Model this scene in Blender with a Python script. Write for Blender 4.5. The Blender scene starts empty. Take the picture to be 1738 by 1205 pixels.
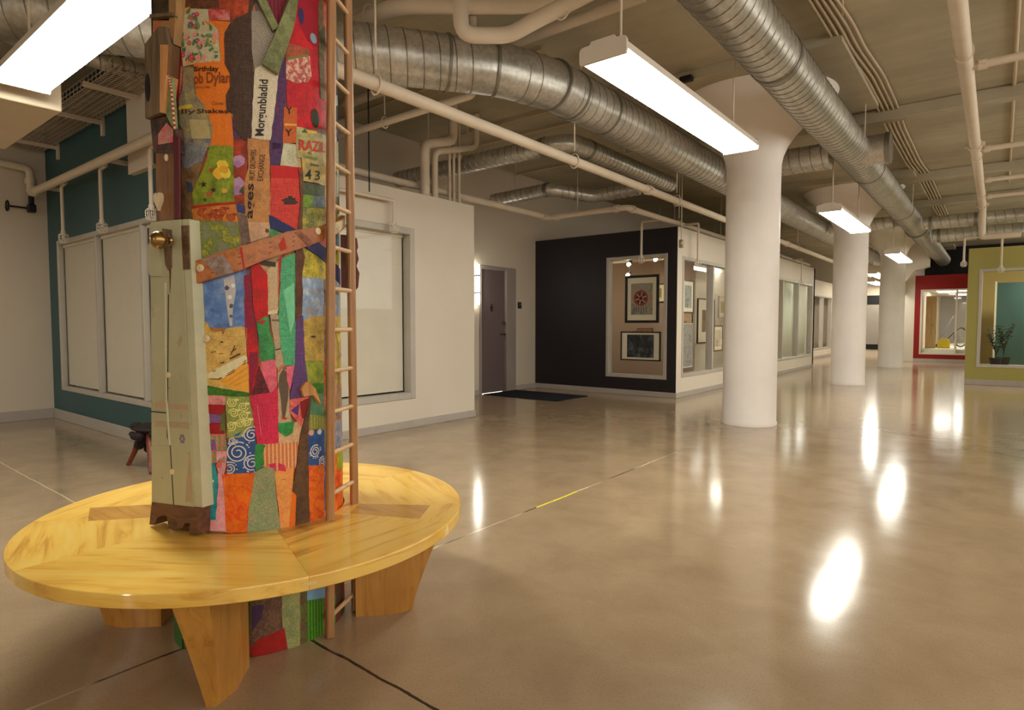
import bpy, bmesh, math, random
from mathutils import Vector, Matrix
R_ = math.radians
PI = math.pi
random.seed(7)
scene = bpy.context.scene
COL = scene.collection
PATCHES = [
 ('fabric_patch',('mottle',(112,62,38),(60,35,22)),0,[(-0.261,2.377),(-0.054,2.367),(-0.055,2.31),(-0.227,2.316),(-0.263,2.318)],[]),
 ('fabric_patch',('mottle',(180,68,28),(120,40,20)),1,[(-0.105,2.363),(-0.004,2.375),(-0.009,2.308),(-0.064,2.273),(-0.068,2.311),(-0.102,2.317)],[]),
 ('floral_cloth',('plain',(186,172,140)),1,[(-0.263,2.326),(-0.142,2.313),(-0.138,2.273),(-0.108,2.241),(-0.104,2.136),(-0.165,2.132),(-0.245,2.126),(-0.252,2.19),(-0.246,2.268)],[('flowers',85)]),
 ('fabric_patch',('mottle',(165,24,30),(200,120,110)),2,[(-0.14,2.313),(-0.068,2.311),(-0.069,2.276),(-0.136,2.273)],[]),
 ('orange_poster',('plain',(214,112,30)),1,[(-0.157,2.274),(-0.064,2.274),(-0.07,2.23),(-0.091,2.215),(-0.089,2.136),(-0.073,2.093),(-0.074,2.049),(-0.087,2.013),(-0.086,1.969),(-0.069,1.952),(-0.067,1.847),(-0.144,1.846),(-0.134,1.906),(-0.16,1.982),(-0.193,2.023),(-0.199,2.086),(-0.198,2.13),(-0.156,2.136),(-0.102,2.136),(-0.106,2.241),(-0.143,2.258)],[('text',(-0.197,2.103),(-0.109,2.102),(-0.197,2.12),'Birthday',(30,22,18),1),('text',(-0.2,2.061),(-0.071,2.063),(-0.2,2.098),'ob Dylan',(120,60,28),1),('text',(-0.134,1.986),(-0.096,1.986),(-0.134,1.999),'Come',(110,60,30),0),('text',(-0.19,1.959),(-0.08,1.958),(-0.19,1.974),'Shakes',(70,40,26),1),('text',(-0.192,2.045),(-0.139,2.043),(-0.192,2.053),'spring 2001',(120,65,30),0)]),
 ('paper_scrap',('mottle',(150,135,92),(120,112,96)),1,[(-0.255,2.128),(-0.197,2.116),(-0.2,2.041),(-0.193,2.023),(-0.157,1.982),(-0.133,1.906),(-0.142,1.841),(-0.274,1.869),(-0.269,2.005)],[('text',(-0.256,1.965),(-0.194,1.959),(-0.256,1.981),'lly',(80,60,40),1),('quad',[(-0.27,1.992),(-0.21,1.993),(-0.205,1.98),(-0.27,1.978)],(190,165,60)),('quad',[(-0.222,1.941),(-0.151,1.935),(-0.141,1.87),(-0.214,1.873)],(165,150,105))]),
 ('brown_fabric',('weave',(76,52,38),(50,34,26)),2,[(-0.064,2.274),(-0.01,2.312),(-0.0,2.376),(0.017,2.379),(0.001,2.314),(0.0,2.137),(0.002,2.048),(-0.01,1.877),(-0.031,1.869),(-0.064,1.908),(-0.066,1.961),(-0.086,1.969),(-0.087,2.022),(-0.073,2.049),(-0.072,2.093),(-0.089,2.128),(-0.087,2.233)],[]),
 ('lace_patch',('net',(196,186,168),(120,108,96)),1,[(-0.001,2.318),(0.032,2.326),(0.079,2.266),(0.042,2.149),(0.007,2.118),(-0.001,2.181)],[]),
 ('newspaper_strip',('plain',(204,190,164)),3,[(0.008,2.12),(0.038,2.144),(0.086,2.122),(0.08,2.063),(0.054,1.88),(-0.008,1.879),(0.002,2.048)],[('text',(0.031,1.891),(0.049,2.09),(0.003,1.887),'Morgunbladid',(40,34,32),1)]),
 ('fabric_patch',('weave',(88,46,92),(60,32,66)),1,[(0.085,2.128),(0.11,2.193),(0.118,2.136),(0.105,1.954),(0.093,1.842),(0.047,1.834),(0.054,1.881),(0.08,2.054)],[]),
 ('fabric_patch',('weave',(84,50,84),(60,36,60)),1,[(-0.007,2.109),(0.009,2.112),(0.001,2.021),(-0.009,1.877),(-0.065,1.871),(-0.071,1.952),(-0.039,1.892),(-0.013,1.912)],[]),
 ('red_cloth',('mottle',(192,22,34),(160,14,28)),0,[(0.111,2.239),(0.164,2.427),(0.272,2.477),(0.283,2.27),(0.295,1.981),(0.149,1.941),(0.145,2.014),(0.116,2.011),(0.113,2.117)],[('quad',[(0.158,2.406),(0.262,2.453),(0.259,2.27),(0.205,2.277),(0.172,2.32)],(142,14,36)),('oval',(0.176,2.356),0.012,0.0294,(44,40,84)),('oval',(0.232,2.297),0.017,0.0183,(130,150,160)),('oval',(0.234,2.002),0.021,0.0355,(40,48,26))]),
 ('printed_cloth',('blot',(206,168,142),(170,80,80)),2,[(0.113,2.175),(0.21,2.222),(0.218,2.154),(0.196,2.118),(0.174,2.116),(0.157,2.104),(0.113,2.107)],[]),
 ('fabric_patch',('mottle',(165,76,52),(120,70,45)),1,[(0.115,2.241),(0.211,2.246),(0.21,2.219),(0.113,2.173)],[('quad',[(0.119,2.185),(0.204,2.227),(0.204,2.22),(0.119,2.175)],(100,120,50))]),
 ('fabric_patch',('mottle',(118,98,54),(80,70,40)),1,[(0.261,2.442),(0.288,2.456),(0.292,2.088),(0.265,2.089),(0.259,2.26)],[('quad',[(0.261,2.333),(0.297,2.373),(0.299,2.276),(0.269,2.274)],(70,70,36))]),
 ('paper_scrap',('plain',(186,88,30)),2,[(0.102,2.008),(0.151,2.016),(0.148,1.889),(0.097,1.878)],[('text',(0.111,1.983),(0.132,1.99),(0.11,2.008),'Y',(50,30,22),1),('text',(0.104,1.903),(0.131,1.911),(0.104,1.928),'Y',(50,30,22),1),('quad',[(0.103,1.949),(0.149,1.957),(0.149,1.95),(0.103,1.94)],(220,150,60))]),
 ('fabric_patch',('stripe',(132,20,46),(96,14,34)),0,[(0.042,2.386),(0.133,2.415),(0.094,2.293),(0.079,2.273),(0.063,2.324)],[]),
 ('seed_paper',('mottle',(168,162,112),(140,130,80)),2,[(0.149,1.948),(0.243,1.951),(0.292,1.955),(0.289,1.866),(0.145,1.835)],[('text',(0.155,1.865),(0.284,1.887),(0.156,1.903),'RAZIL',(185,40,32),1),('quad',[(0.176,1.943),(0.24,1.955),(0.236,1.945),(0.175,1.931)],(215,160,60)),('quad',[(0.167,1.931),(0.181,1.949),(0.195,1.936)],(70,90,40))]),
 ('fabric_patch',('mottle',(164,22,42),(120,16,32)),1,[(-0.274,2.3),(-0.246,2.286),(-0.244,2.126),(-0.253,2.047),(-0.276,2.006),(-0.301,2.1),(-0.287,2.209)],[]),
 ('fabric_patch',('mottle',(124,124,124),(95,98,104)),1,[(-0.274,1.881),(-0.141,1.871),(-0.174,1.796),(-0.234,1.771),(-0.261,1.78)],[]),
 ('painted_cloth',('mottle',(132,145,38),(96,110,30)),1,[(-0.144,1.854),(-0.067,1.846),(-0.068,1.653),(-0.216,1.64),(-0.219,1.686),(-0.165,1.783)],[('blob',(-0.105,1.778),0.0193,(222,182,60)),('blob',(-0.115,1.751),0.0203,(214,165,50)),('blob',(-0.093,1.751),0.0183,(226,190,70)),('blob',(-0.101,1.764),0.0152,(200,150,40)),('star',(-0.172,1.713),0.0132,(52,40,26)),('star',(-0.137,1.693),0.0122,(60,44,28)),('blob',(-0.153,1.679),0.0101,(160,80,50)),('blob',(-0.099,1.691),0.0091,(190,150,60)),('star',(-0.168,1.659),0.0101,(50,60,26)),('blob',(-0.142,1.762),0.0071,(160,70,40))]),
 ('fabric_patch',('mottle',(128,98,62),(90,68,48)),0,[(-0.278,1.786),(-0.228,1.775),(-0.169,1.801),(-0.219,1.677),(-0.215,1.623),(-0.222,1.591),(-0.265,1.594),(-0.28,1.737)],[('quad',[(-0.25,1.729),(-0.221,1.722),(-0.215,1.686),(-0.237,1.69)],(60,64,84))]),
 ('fabric_patch',('mottle',(170,58,26),(120,40,24)),0,[(-0.068,1.873),(-0.017,1.877),(-0.019,1.814),(-0.032,1.732),(-0.035,1.65),(-0.068,1.653)],[('blob',(-0.051,1.798),0.0193,(170,130,160)),('blob',(-0.056,1.786),0.0122,(150,110,150)),('blob',(-0.054,1.719),0.0203,(166,128,158)),('blob',(-0.058,1.692),0.0172,(150,110,146)),('quad',[(-0.047,1.699),(-0.034,1.698),(-0.035,1.684),(-0.052,1.686)],(40,80,50))]),
 ('tan_crate_paper',('mottle',(184,128,72),(168,112,60)),2,[(-0.02,1.877),(0.05,1.885),(0.049,1.587),(-0.024,1.582),(-0.035,1.65),(-0.034,1.718),(-0.019,1.778)],[('text',(-0.0,1.732),(0.007,1.839),(-0.018,1.731),'FRUIT GROWERS',(44,30,22),0),('text',(0.026,1.733),(0.035,1.827),(0.008,1.731),'EXCHANGE',(44,30,22),0),('text',(-0.01,1.597),(-0.004,1.72),(-0.034,1.596),'ages',(40,28,22),1)]),
 ('fabric_patch',('weave',(80,48,98),(56,34,72)),1,[(0.048,1.885),(0.097,1.894),(0.086,1.799),(0.053,1.788)],[]),
 ('paper_scrap',('mottle',(188,184,152),(165,160,130)),2,[(0.099,1.878),(0.143,1.882),(0.153,1.801),(0.086,1.796)],[]),
 ('batik_cloth',('weave',(196,64,48),(176,34,30)),1,[(0.053,1.792),(0.168,1.803),(0.163,1.686),(0.148,1.57),(0.094,1.585),(0.049,1.613)],[('quad',[(0.055,1.79),(0.166,1.8),(0.165,1.762),(0.054,1.747)],(178,26,26)),('quad',[(0.1,1.681),(0.139,1.687),(0.141,1.664),(0.097,1.658)],(44,30,30)),('oval',(0.119,1.672),0.031,0.0081,(60,40,36)),('quad',[(0.112,1.69),(0.127,1.692),(0.127,1.685),(0.112,1.683)],(44,30,30))]),
 ('bark_strip',('mottle',(104,68,38),(76,48,30)),3,[(0.152,1.8),(0.173,1.768),(0.164,1.567),(0.145,1.57),(0.161,1.686)],[]),
 ('number_paper',('mottle',(186,166,88),(150,130,84)),2,[(0.148,1.876),(0.29,1.877),(0.283,1.759),(0.172,1.756),(0.168,1.838)],[('text',(0.179,1.762),(0.207,1.768),(0.18,1.797),'4',(30,26,22),1),('text',(0.223,1.769),(0.25,1.773),(0.223,1.804),'3',(30,26,22),0),('quad',[(0.179,1.85),(0.241,1.855),(0.234,1.844),(0.176,1.84)],(110,110,60)),('quad',[(0.202,1.827),(0.248,1.83),(0.244,1.822),(0.202,1.817)],(80,80,60))]),
 ('fabric_patch',('mottle',(72,82,48),(50,64,40)),1,[(0.172,1.747),(0.285,1.762),(0.282,1.719),(0.172,1.704)],[]),
 ('fabric_patch',('mottle',(116,146,32),(80,110,26)),2,[(0.171,1.704),(0.213,1.709),(0.212,1.663),(0.169,1.657)],[]),
 ('fabric_patch',('mottle',(98,112,112),(76,90,96)),2,[(0.212,1.708),(0.282,1.718),(0.281,1.673),(0.211,1.663)],[]),
 ('painted_cloth',('paint',(140,136,52),(80,90,64),(180,160,60)),0,[(0.165,1.659),(0.283,1.675),(0.284,1.588),(0.162,1.567)],[]),
 ('scroll_cloth',('mottle',(196,122,48),(176,100,40)),1,[(-0.222,1.632),(-0.06,1.648),(-0.057,1.581),(-0.218,1.593)],[('quad',[(-0.224,1.639),(-0.06,1.653),(-0.06,1.645),(-0.222,1.629)],(160,40,26)),('scroll',[(-0.184,1.617),(-0.141,1.612),(-0.105,1.619),(-0.079,1.599),(-0.16,1.598),(-0.123,1.594)],0.0132,(150,52,30))]),
 ('painted_cloth',('paint',(104,118,52),(130,120,110),(170,155,50)),0,[(-0.223,1.595),(-0.057,1.583),(-0.052,1.49),(-0.225,1.439)],[]),
 ('fabric_patch',('plain',(50,56,112)),2,[(-0.062,1.648),(-0.033,1.639),(-0.035,1.613),(-0.059,1.621)],[]),
 ('fabric_patch',('mottle',(116,92,78),(84,66,58)),1,[(-0.055,1.615),(-0.017,1.601),(-0.016,1.51),(-0.049,1.502)],[]),
 ('paper_scrap',('mottle',(194,154,120),(176,134,100)),2,[(-0.024,1.584),(0.05,1.589),(0.044,1.539),(-0.017,1.513)],[('blob',(0.037,1.557),0.0071,(90,60,44))]),
 ('fabric_patch',('mottle',(84,146,84),(60,120,70)),2,[(0.042,1.571),(0.091,1.549),(0.075,1.537),(0.043,1.537)],[]),
 ('navy_cloth',('weave',(36,42,96),(26,30,70)),3,[(0.044,1.615),(0.142,1.57),(0.283,1.518),(0.281,1.462),(0.178,1.51),(0.117,1.553),(0.048,1.565)],[]),
 ('fabric_patch',('mottle',(106,58,44),(150,90,60)),3,[(0.132,1.564),(0.163,1.572),(0.224,1.531),(0.19,1.512)],[]),
 ('painted_cloth',('paint',(168,152,44),(110,110,60),(200,180,60)),0,[(0.162,1.51),(0.281,1.468),(0.279,1.397),(0.16,1.392)],[]),
 ('painted_sky',('paint',(92,124,178),(130,150,180),(70,100,160)),0,[(-0.223,1.356),(-0.035,1.42),(-0.039,1.204),(-0.22,1.213)],[('quad',[(-0.11,1.382),(-0.074,1.396),(-0.069,1.341),(-0.081,1.273),(-0.084,1.215),(-0.092,1.215),(-0.1,1.273),(-0.105,1.327)],(176,172,172)),('blob',(-0.1,1.35),0.0081,(80,80,84)),('blob',(-0.086,1.286),0.0071,(84,84,90)),('blob',(-0.089,1.318),0.0076,(214,212,208)),('blob',(-0.078,1.359),0.0071,(220,218,212)),('blob',(-0.087,1.25),0.0061,(96,96,100))]),
 ('painted_landscape',('mottle',(206,170,96),(184,146,76)),1,[(-0.219,1.215),(-0.203,1.231),(-0.186,1.237),(-0.17,1.222),(-0.161,1.198),(-0.142,1.194),(-0.124,1.198),(-0.116,1.183),(-0.105,1.207),(-0.079,1.211),(-0.057,1.215),(-0.036,1.208),(-0.033,0.966),(-0.213,1.002)],[('quad',[(-0.209,1.03),(-0.185,1.04),(-0.117,1.075),(-0.046,1.111),(-0.037,1.104),(-0.037,1.088),(-0.118,1.029)],(206,196,156)),('quad',[(-0.137,1.02),(-0.118,1.029),(-0.042,1.088),(-0.033,1.074),(-0.033,0.976),(-0.092,0.994)],(216,152,56)),('line',[(-0.201,1.028),(-0.137,1.025),(-0.091,1.052),(-0.04,1.093)],0.0025,(70,54,34)),('line',[(-0.137,1.024),(-0.091,1.045),(-0.042,1.084)],0.0035,(104,84,50)),('line',[(-0.207,1.116),(-0.116,1.117)],0.002,(96,74,44)),('line',[(-0.155,1.052),(-0.143,1.057)],0.0025,(60,44,30)),('line',[(-0.126,1.082),(-0.112,1.087)],0.0041,(70,52,34)),('line',[(-0.094,1.098),(-0.059,1.116)],0.0061,(84,62,42)),('line',[(-0.089,1.121),(-0.072,1.135)],0.0041,(84,60,40)),('line',[(-0.124,1.158),(-0.115,1.158)],0.0046,(60,46,36)),('line',[(-0.16,1.121),(-0.141,1.125)],0.0025,(60,46,36)),('line',[(-0.09,1.112),(-0.076,1.146)],0.003,(90,66,46)),('line',[(-0.109,1.015),(-0.034,1.069)],0.0015,(170,110,40)),('line',[(-0.096,1.006),(-0.034,1.046)],0.0015,(170,110,40)),('line',[(-0.083,1.001),(-0.033,1.023)],0.0015,(170,110,40))]),
 ('fabric_patch',('mottle',(64,116,30),(44,84,24)),2,[(-0.213,1.009),(-0.119,0.991),(-0.032,0.975),(-0.032,0.961),(-0.211,0.97)],[]),
 ('fabric_patch',('mottle',(220,150,150),(200,120,120)),1,[(-0.211,0.971),(-0.113,0.965),(-0.115,0.932),(-0.21,0.936)],[]),
 ('fabric_patch',('plain',(156,16,32)),2,[(-0.189,0.936),(-0.115,0.933),(-0.12,0.897),(-0.185,0.902)],[]),
 ('fabric_patch',('plain',(74,154,154)),2,[(-0.21,0.936),(-0.185,0.936),(-0.183,0.902),(-0.209,0.901)],[]),
 ('fabric_patch',('plain',(124,84,142)),1,[(-0.209,0.903),(-0.12,0.899),(-0.126,0.867),(-0.207,0.866)],[]),
 ('fabric_patch',('plain',(152,16,32)),2,[(-0.207,0.867),(-0.13,0.867),(-0.123,0.828),(-0.207,0.827)],[]),
 ('fabric_patch',('mottle',(98,112,52),(76,90,40)),2,[(-0.129,0.899),(-0.115,0.91),(-0.114,0.838),(-0.135,0.842)],[]),
 ('swirl_cloth',('mottle',(150,158,84),(130,140,70)),1,[(-0.113,0.965),(-0.032,0.962),(-0.02,0.854),(-0.067,0.814),(-0.11,0.815)],[('scroll',[(-0.089,0.941),(-0.054,0.926),(-0.085,0.903),(-0.051,0.893),(-0.095,0.857),(-0.064,0.865),(-0.043,0.869)],0.0152,(206,200,120))]),
 ('fabric_patch',('weave',(152,22,44),(110,22,60)),1,[(-0.041,1.397),(-0.018,1.397),(-0.016,1.278),(-0.001,1.185),(-0.002,1.092),(-0.031,0.961),(-0.037,1.093),(-0.042,1.208)],[]),
 ('red_cloth',('mottle',(192,16,22),(170,12,18)),2,[(-0.018,1.425),(0.003,1.444),(0.036,1.399),(0.034,1.249),(0.016,1.22),(-0.006,1.231),(-0.012,1.278)],[]),
 ('red_cloth',('mottle',(196,26,32),(150,16,28)),1,[(-0.037,1.204),(-0.008,1.218),(-0.0,1.092),(-0.005,0.999),(-0.028,0.968),(-0.033,1.046)],[]),
 ('paper_scrap',('plain',(192,164,126)),1,[(0.033,1.417),(0.074,1.452),(0.071,1.272),(0.043,1.257),(0.031,1.278)],[('quad',[(0.014,1.262),(0.068,1.276),(0.067,1.26),(0.017,1.255)],(206,190,150)),('line',[(0.014,1.444),(0.064,1.437)],0.0172,(60,52,42))]),
 ('fabric_patch',('mottle',(60,144,78),(44,110,60)),2,[(-0.003,1.231),(0.036,1.257),(0.041,1.185),(0.056,1.138),(0.052,1.094),(0.009,1.086)],[]),
 ('teal_cloth',('weave',(82,168,118),(60,140,96)),2,[(0.085,1.462),(0.136,1.485),(0.133,1.232),(0.125,1.069),(0.089,1.069),(0.076,1.137),(0.07,1.255)],[('quad',[(0.089,1.345),(0.128,1.375),(0.128,1.232),(0.11,1.184)],(112,186,142))]),
 ('fabric_patch',('plain',(176,150,120)),1,[(0.041,1.26),(0.081,1.255),(0.08,1.137),(0.09,1.063),(0.059,1.064),(0.053,1.161)],[('line',[(0.056,1.128),(0.076,1.132)],0.0051,(80,60,48)),('line',[(0.047,1.236),(0.074,1.236)],0.0071,(110,92,76))]),
 ('fabric_patch',('mottle',(190,40,34),(150,30,26)),1,[(0.071,1.456),(0.096,1.477),(0.082,1.345),(0.07,1.269)],[]),
 ('bark_strip',('mottle',(98,54,28),(70,38,22)),3,[(0.136,1.499),(0.162,1.52),(0.173,1.473),(0.16,1.405),(0.161,1.319),(0.158,1.275),(0.13,1.232)],[]),
 ('purple_cloth',('weave',(98,62,118),(76,48,94)),2,[(0.13,1.244),(0.162,1.254),(0.167,1.086),(0.177,1.002),(0.163,0.949),(0.105,0.943),(0.121,1.04)],[]),
 ('pink_cloth',('mottle',(216,102,116),(196,80,100)),1,[(0.008,1.088),(0.033,1.096),(0.058,1.09),(0.061,0.996),(0.038,0.968),(0.008,1.036)],[]),
 ('magenta_cloth',('weave',(208,42,76),(180,30,66)),1,[(-0.033,0.967),(0.037,0.973),(0.064,0.988),(0.063,0.786),(-0.01,0.783),(-0.024,0.906)],[('line',[(-0.007,0.929),(0.004,0.82)],0.002,(220,100,130))]),
 ('dark_cloth',('blot',(112,26,36),(70,30,36)),2,[(0.001,1.073),(0.035,0.973),(-0.026,0.964)],[]),
 ('figure_print',('plain',(186,156,120)),1,[(0.064,1.064),(0.104,1.051),(0.104,0.897),(0.116,0.845),(0.061,0.86)],[('quad',[(0.07,1.036),(0.084,1.059),(0.094,1.046),(0.102,1.012),(0.1,0.955),(0.09,0.898),(0.085,0.874),(0.077,0.874),(0.073,0.947),(0.065,1.0)],(92,76,60)),('quad',[(0.074,0.88),(0.095,0.876),(0.09,0.869),(0.076,0.871)],(150,60,50)),('line',[(0.066,1.048),(0.084,1.071)],0.0081,(180,100,90))]),
 ('pink_cloth',('mottle',(216,104,124),(200,80,104)),2,[(0.093,1.064),(0.124,1.069),(0.118,1.031),(0.106,0.979),(0.096,1.013)],[]),
 ('fabric_patch',('mottle',(194,64,60),(220,120,110)),1,[(0.105,0.944),(0.185,0.948),(0.184,0.878),(0.149,0.836),(0.105,0.894)],[('quad',[(0.107,0.901),(0.141,0.923),(0.135,0.879)],(80,46,110)),('quad',[(0.143,0.93),(0.186,0.944),(0.182,0.868),(0.15,0.867)],(122,26,26))]),
 ('green_cloth',('mottle',(50,142,72),(40,120,60)),2,[(0.061,0.857),(0.12,0.859),(0.114,0.818),(0.089,0.805),(0.062,0.827)],[]),
 ('painted_sky',('paint',(120,150,184),(190,190,190),(150,130,100)),0,[(0.162,1.398),(0.269,1.405),(0.265,1.24),(0.159,1.232)],[]),
 ('painted_landscape',('mottle',(188,152,72),(150,130,60)),1,[(0.162,1.232),(0.185,1.247),(0.221,1.254),(0.267,1.252),(0.263,1.079),(0.163,1.084)],[('oval',(0.206,1.174),0.012,0.0041,(70,50,30))]),
 ('painted_landscape',('mottle',(152,152,52),(110,130,44)),0,[(0.163,1.091),(0.263,1.096),(0.261,0.988),(0.166,0.996)],[]),
 ('fabric_patch',('mottle',(70,132,40),(50,100,34)),1,[(0.171,0.998),(0.261,0.992),(0.26,0.953),(0.178,0.961)],[]),
 ('fabric_patch',('mottle',(66,118,90),(100,130,90)),0,[(0.178,0.963),(0.26,0.96),(0.258,0.864),(0.182,0.875)],[]),
 ('fabric_patch',('stripe',(152,148,72),(120,124,56)),1,[(0.181,0.879),(0.258,0.864),(0.257,0.811),(0.171,0.823)],[]),
 ('bark_strip',('mottle',(98,64,38),(72,46,30)),3,[(0.162,0.866),(0.184,0.945),(0.191,0.937),(0.18,0.864),(0.167,0.777),(0.139,0.781)],[]),
 ('plaid_cloth',('plaid',(190,130,100),(110,140,90)),1,[(-0.208,0.829),(-0.116,0.83),(-0.11,0.765),(-0.114,0.724),(-0.206,0.722)],[('quad',[(-0.202,0.811),(-0.154,0.807),(-0.148,0.77),(-0.193,0.769)],(120,80,140)),('quad',[(-0.202,0.804),(-0.161,0.803),(-0.172,0.788),(-0.2,0.79)],(100,140,90))]),
 ('pink_floral_cloth',('mottle',(220,156,164),(206,140,150)),1,[(-0.149,0.765),(-0.11,0.765),(-0.124,0.681),(-0.12,0.471),(-0.213,0.477),(-0.218,0.508),(-0.159,0.515),(-0.145,0.643),(-0.149,0.719)],[('blob',(-0.142,0.716),0.0112,(196,90,90)),('blob',(-0.16,0.667),0.0122,(190,110,90)),('blob',(-0.15,0.69),0.0071,(90,84,60)),('line',[(-0.164,0.699),(-0.134,0.742)],0.002,(80,70,50)),('blob',(-0.165,0.657),0.0051,(226,206,190))]),
 ('turquoise_cloth',('mottle',(40,144,154),(30,120,136)),2,[(-0.19,0.723),(-0.157,0.724),(-0.145,0.662),(-0.158,0.515),(-0.218,0.516),(-0.205,0.556),(-0.186,0.623)],[]),
 ('fabric_patch',('weave',(72,42,92),(52,30,70)),1,[(-0.209,0.722),(-0.188,0.723),(-0.191,0.604),(-0.204,0.554),(-0.213,0.669)],[]),
 ('blue_swirl_cloth',('mottle',(44,86,146),(34,70,130)),1,[(-0.111,0.793),(-0.101,0.813),(-0.019,0.86),(-0.012,0.771),(-0.019,0.685),(-0.113,0.682)],[('spiral',(-0.075,0.76),0.0395,(200,196,190)),('spiral',(-0.028,0.718),0.0304,(196,190,188)),('spiral',(-0.028,0.823),0.0284,(196,190,188)),('spiral',(-0.103,0.704),0.0233,(190,186,184)),('spiral',(-0.094,0.803),0.0172,(190,186,184))]),
 ('blue_swirl_cloth',('mottle',(46,86,144),(34,70,130)),1,[(0.173,0.817),(0.257,0.807),(0.253,0.669),(0.169,0.685)],[('spiral',(0.207,0.732),0.0253,(200,196,190)),('spiral',(0.243,0.685),0.0203,(196,190,188)),('blob',(0.189,0.808),0.0122,(200,150,130)),('blob',(0.229,0.804),0.0112,(190,206,214))]),
 ('orange_cloth',('vein',(238,108,16),(206,60,24)),1,[(-0.132,0.681),(-0.02,0.684),(-0.031,0.602),(-0.044,0.527),(-0.051,0.465),(-0.121,0.468),(-0.124,0.578)],[]),
 ('green_paper',('mottle',(124,142,102),(150,140,110)),2,[(-0.02,0.686),(0.013,0.702),(0.046,0.693),(0.049,0.612),(0.064,0.462),(-0.05,0.466),(-0.04,0.565)],[]),
 ('fabric_patch',('mottle',(50,138,62),(36,110,50)),2,[(-0.015,0.79),(0.018,0.782),(0.008,0.755),(0.012,0.712),(-0.016,0.685),(-0.019,0.733)],[]),
 ('striped_cloth',('stripe',(228,164,112),(190,112,72)),1,[(0.008,0.788),(0.137,0.779),(0.122,0.682),(0.05,0.69),(-0.011,0.711)],[('quad',[(0.027,0.71),(0.05,0.713),(0.052,0.683),(0.036,0.675)],(192,40,82)),('quad',[(0.059,0.712),(0.083,0.699),(0.087,0.676),(0.059,0.683)],(192,50,82))]),
 ('peach_cloth',('mottle',(228,152,82),(216,134,70)),1,[(0.046,0.694),(0.116,0.683),(0.11,0.597),(0.126,0.579),(0.097,0.463),(0.063,0.464),(0.051,0.612)],[('quad',[(0.108,0.589),(0.133,0.584),(0.118,0.463),(0.093,0.465)],(226,104,30)),('line',[(0.067,0.648),(0.086,0.647)],0.002,(150,90,60))]),
 ('orange_cloth',('vein',(238,112,26),(200,60,34)),1,[(0.169,0.686),(0.253,0.67),(0.249,0.456),(0.172,0.463)],[]),
 ('fabric_patch',('mottle',(202,164,124),(186,146,106)),0,[(0.059,0.831),(0.16,0.868),(0.137,0.771),(0.058,0.781)],[]),
 ('bark_strip',('mottle',(96,68,44),(72,50,36)),3,[(0.14,0.793),(0.162,0.878),(0.177,0.857),(0.173,0.689),(0.175,0.461),(0.116,0.463),(0.124,0.58),(0.108,0.596),(0.126,0.697)],[]),
 ('striped_grass_cloth',('stripe',(72,134,32),(44,94,24)),1,[(-0.074,0.236),(-0.045,0.234),(-0.048,-0.003),(-0.075,-0.005)],[('quad',[(-0.074,0.241),(-0.045,0.239),(-0.045,0.208),(-0.075,0.206)],(60,110,130))]),
 ('fabric_patch',('blot',(112,84,62),(90,64,52)),2,[(-0.045,0.254),(0.063,0.245),(0.061,0.1),(0.081,0.004),(-0.04,-0.004),(-0.052,0.03),(-0.045,0.132)],[('quad',[(-0.038,0.192),(0.002,0.192),(-0.008,0.142),(-0.041,0.095)],(70,46,72)),('quad',[(-0.021,0.065),(0.07,0.087),(0.08,0.005),(-0.04,-0.0),(-0.052,0.028)],(146,30,26))]),
 ('paper_scrap',('mottle',(146,146,92),(120,130,84)),1,[(0.062,0.245),(0.132,0.236),(0.128,-0.006),(0.082,-0.003),(0.064,0.089)],[]),
 ('fabric_patch',('mottle',(96,74,50),(80,110,40)),1,[(0.131,0.236),(0.162,0.229),(0.156,0.001),(0.126,-0.013)],[]),
 ('striped_grass_cloth',('stripe',(86,150,34),(50,104,26)),1,[(0.16,0.238),(0.247,0.211),(0.234,-0.022),(0.155,-0.003)],[('quad',[(0.16,0.238),(0.247,0.211),(0.244,0.141),(0.159,0.163)],(112,152,180))]),
 ('dark_red_cloth',('mottle',(120,30,34),(60,70,44)),0,[(0.297,0.197),(0.468,0.14),(0.468,-0.055),(0.291,-0.014)],[('quad',[(0.295,0.131),(0.322,0.122),(0.317,-0.018),(0.291,-0.011)],(70,110,40)),('quad',[(0.402,0.094),(0.469,0.075),(0.47,-0.033),(0.395,-0.019)],(70,84,66))]),
 ('striped_grass_cloth',('stripe',(60,120,34),(36,80,24)),1,[(-0.469,0.153),(-0.341,0.192),(-0.341,-0.001),(-0.471,-0.008)],[]),
 ('fabric_patch',('mottle',(60,80,56),(40,50,40)),0,[(0.362,2.523),(0.467,2.582),(0.468,2.405),(0.355,2.351)],[('quad',[(0.375,2.465),(0.47,2.508),(0.47,2.446),(0.373,2.419)],(70,104,76)),('quad',[(0.373,2.419),(0.471,2.456),(0.471,2.403),(0.37,2.357)],(112,84,40))]),
 ('fabric_patch',('mottle',(84,104,118),(130,140,140)),1,[(0.355,2.351),(0.468,2.405),(0.468,2.216),(0.348,2.168)],[]),
 ('fabric_patch',('mottle',(36,36,70),(30,30,40)),0,[(0.348,2.173),(0.468,2.222),(0.468,1.937),(0.339,1.9)],[('quad',[(0.36,2.133),(0.44,2.162),(0.471,2.131),(0.359,2.092)],(180,176,170)),('quad',[(0.355,2.0),(0.409,2.012),(0.405,1.959),(0.353,1.938)],(186,180,170))]),
 ('fabric_patch',('plain',(188,184,150)),1,[(0.34,1.946),(0.453,1.979),(0.43,1.747),(0.333,1.727)],[('quad',[(0.347,1.796),(0.396,1.808),(0.392,1.739),(0.345,1.73)],(140,160,150))]),
 ('fabric_patch',('mottle',(40,26,48),(90,20,40)),1,[(0.432,1.983),(0.469,1.996),(0.47,1.686),(0.406,1.675)],[]),
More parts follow.
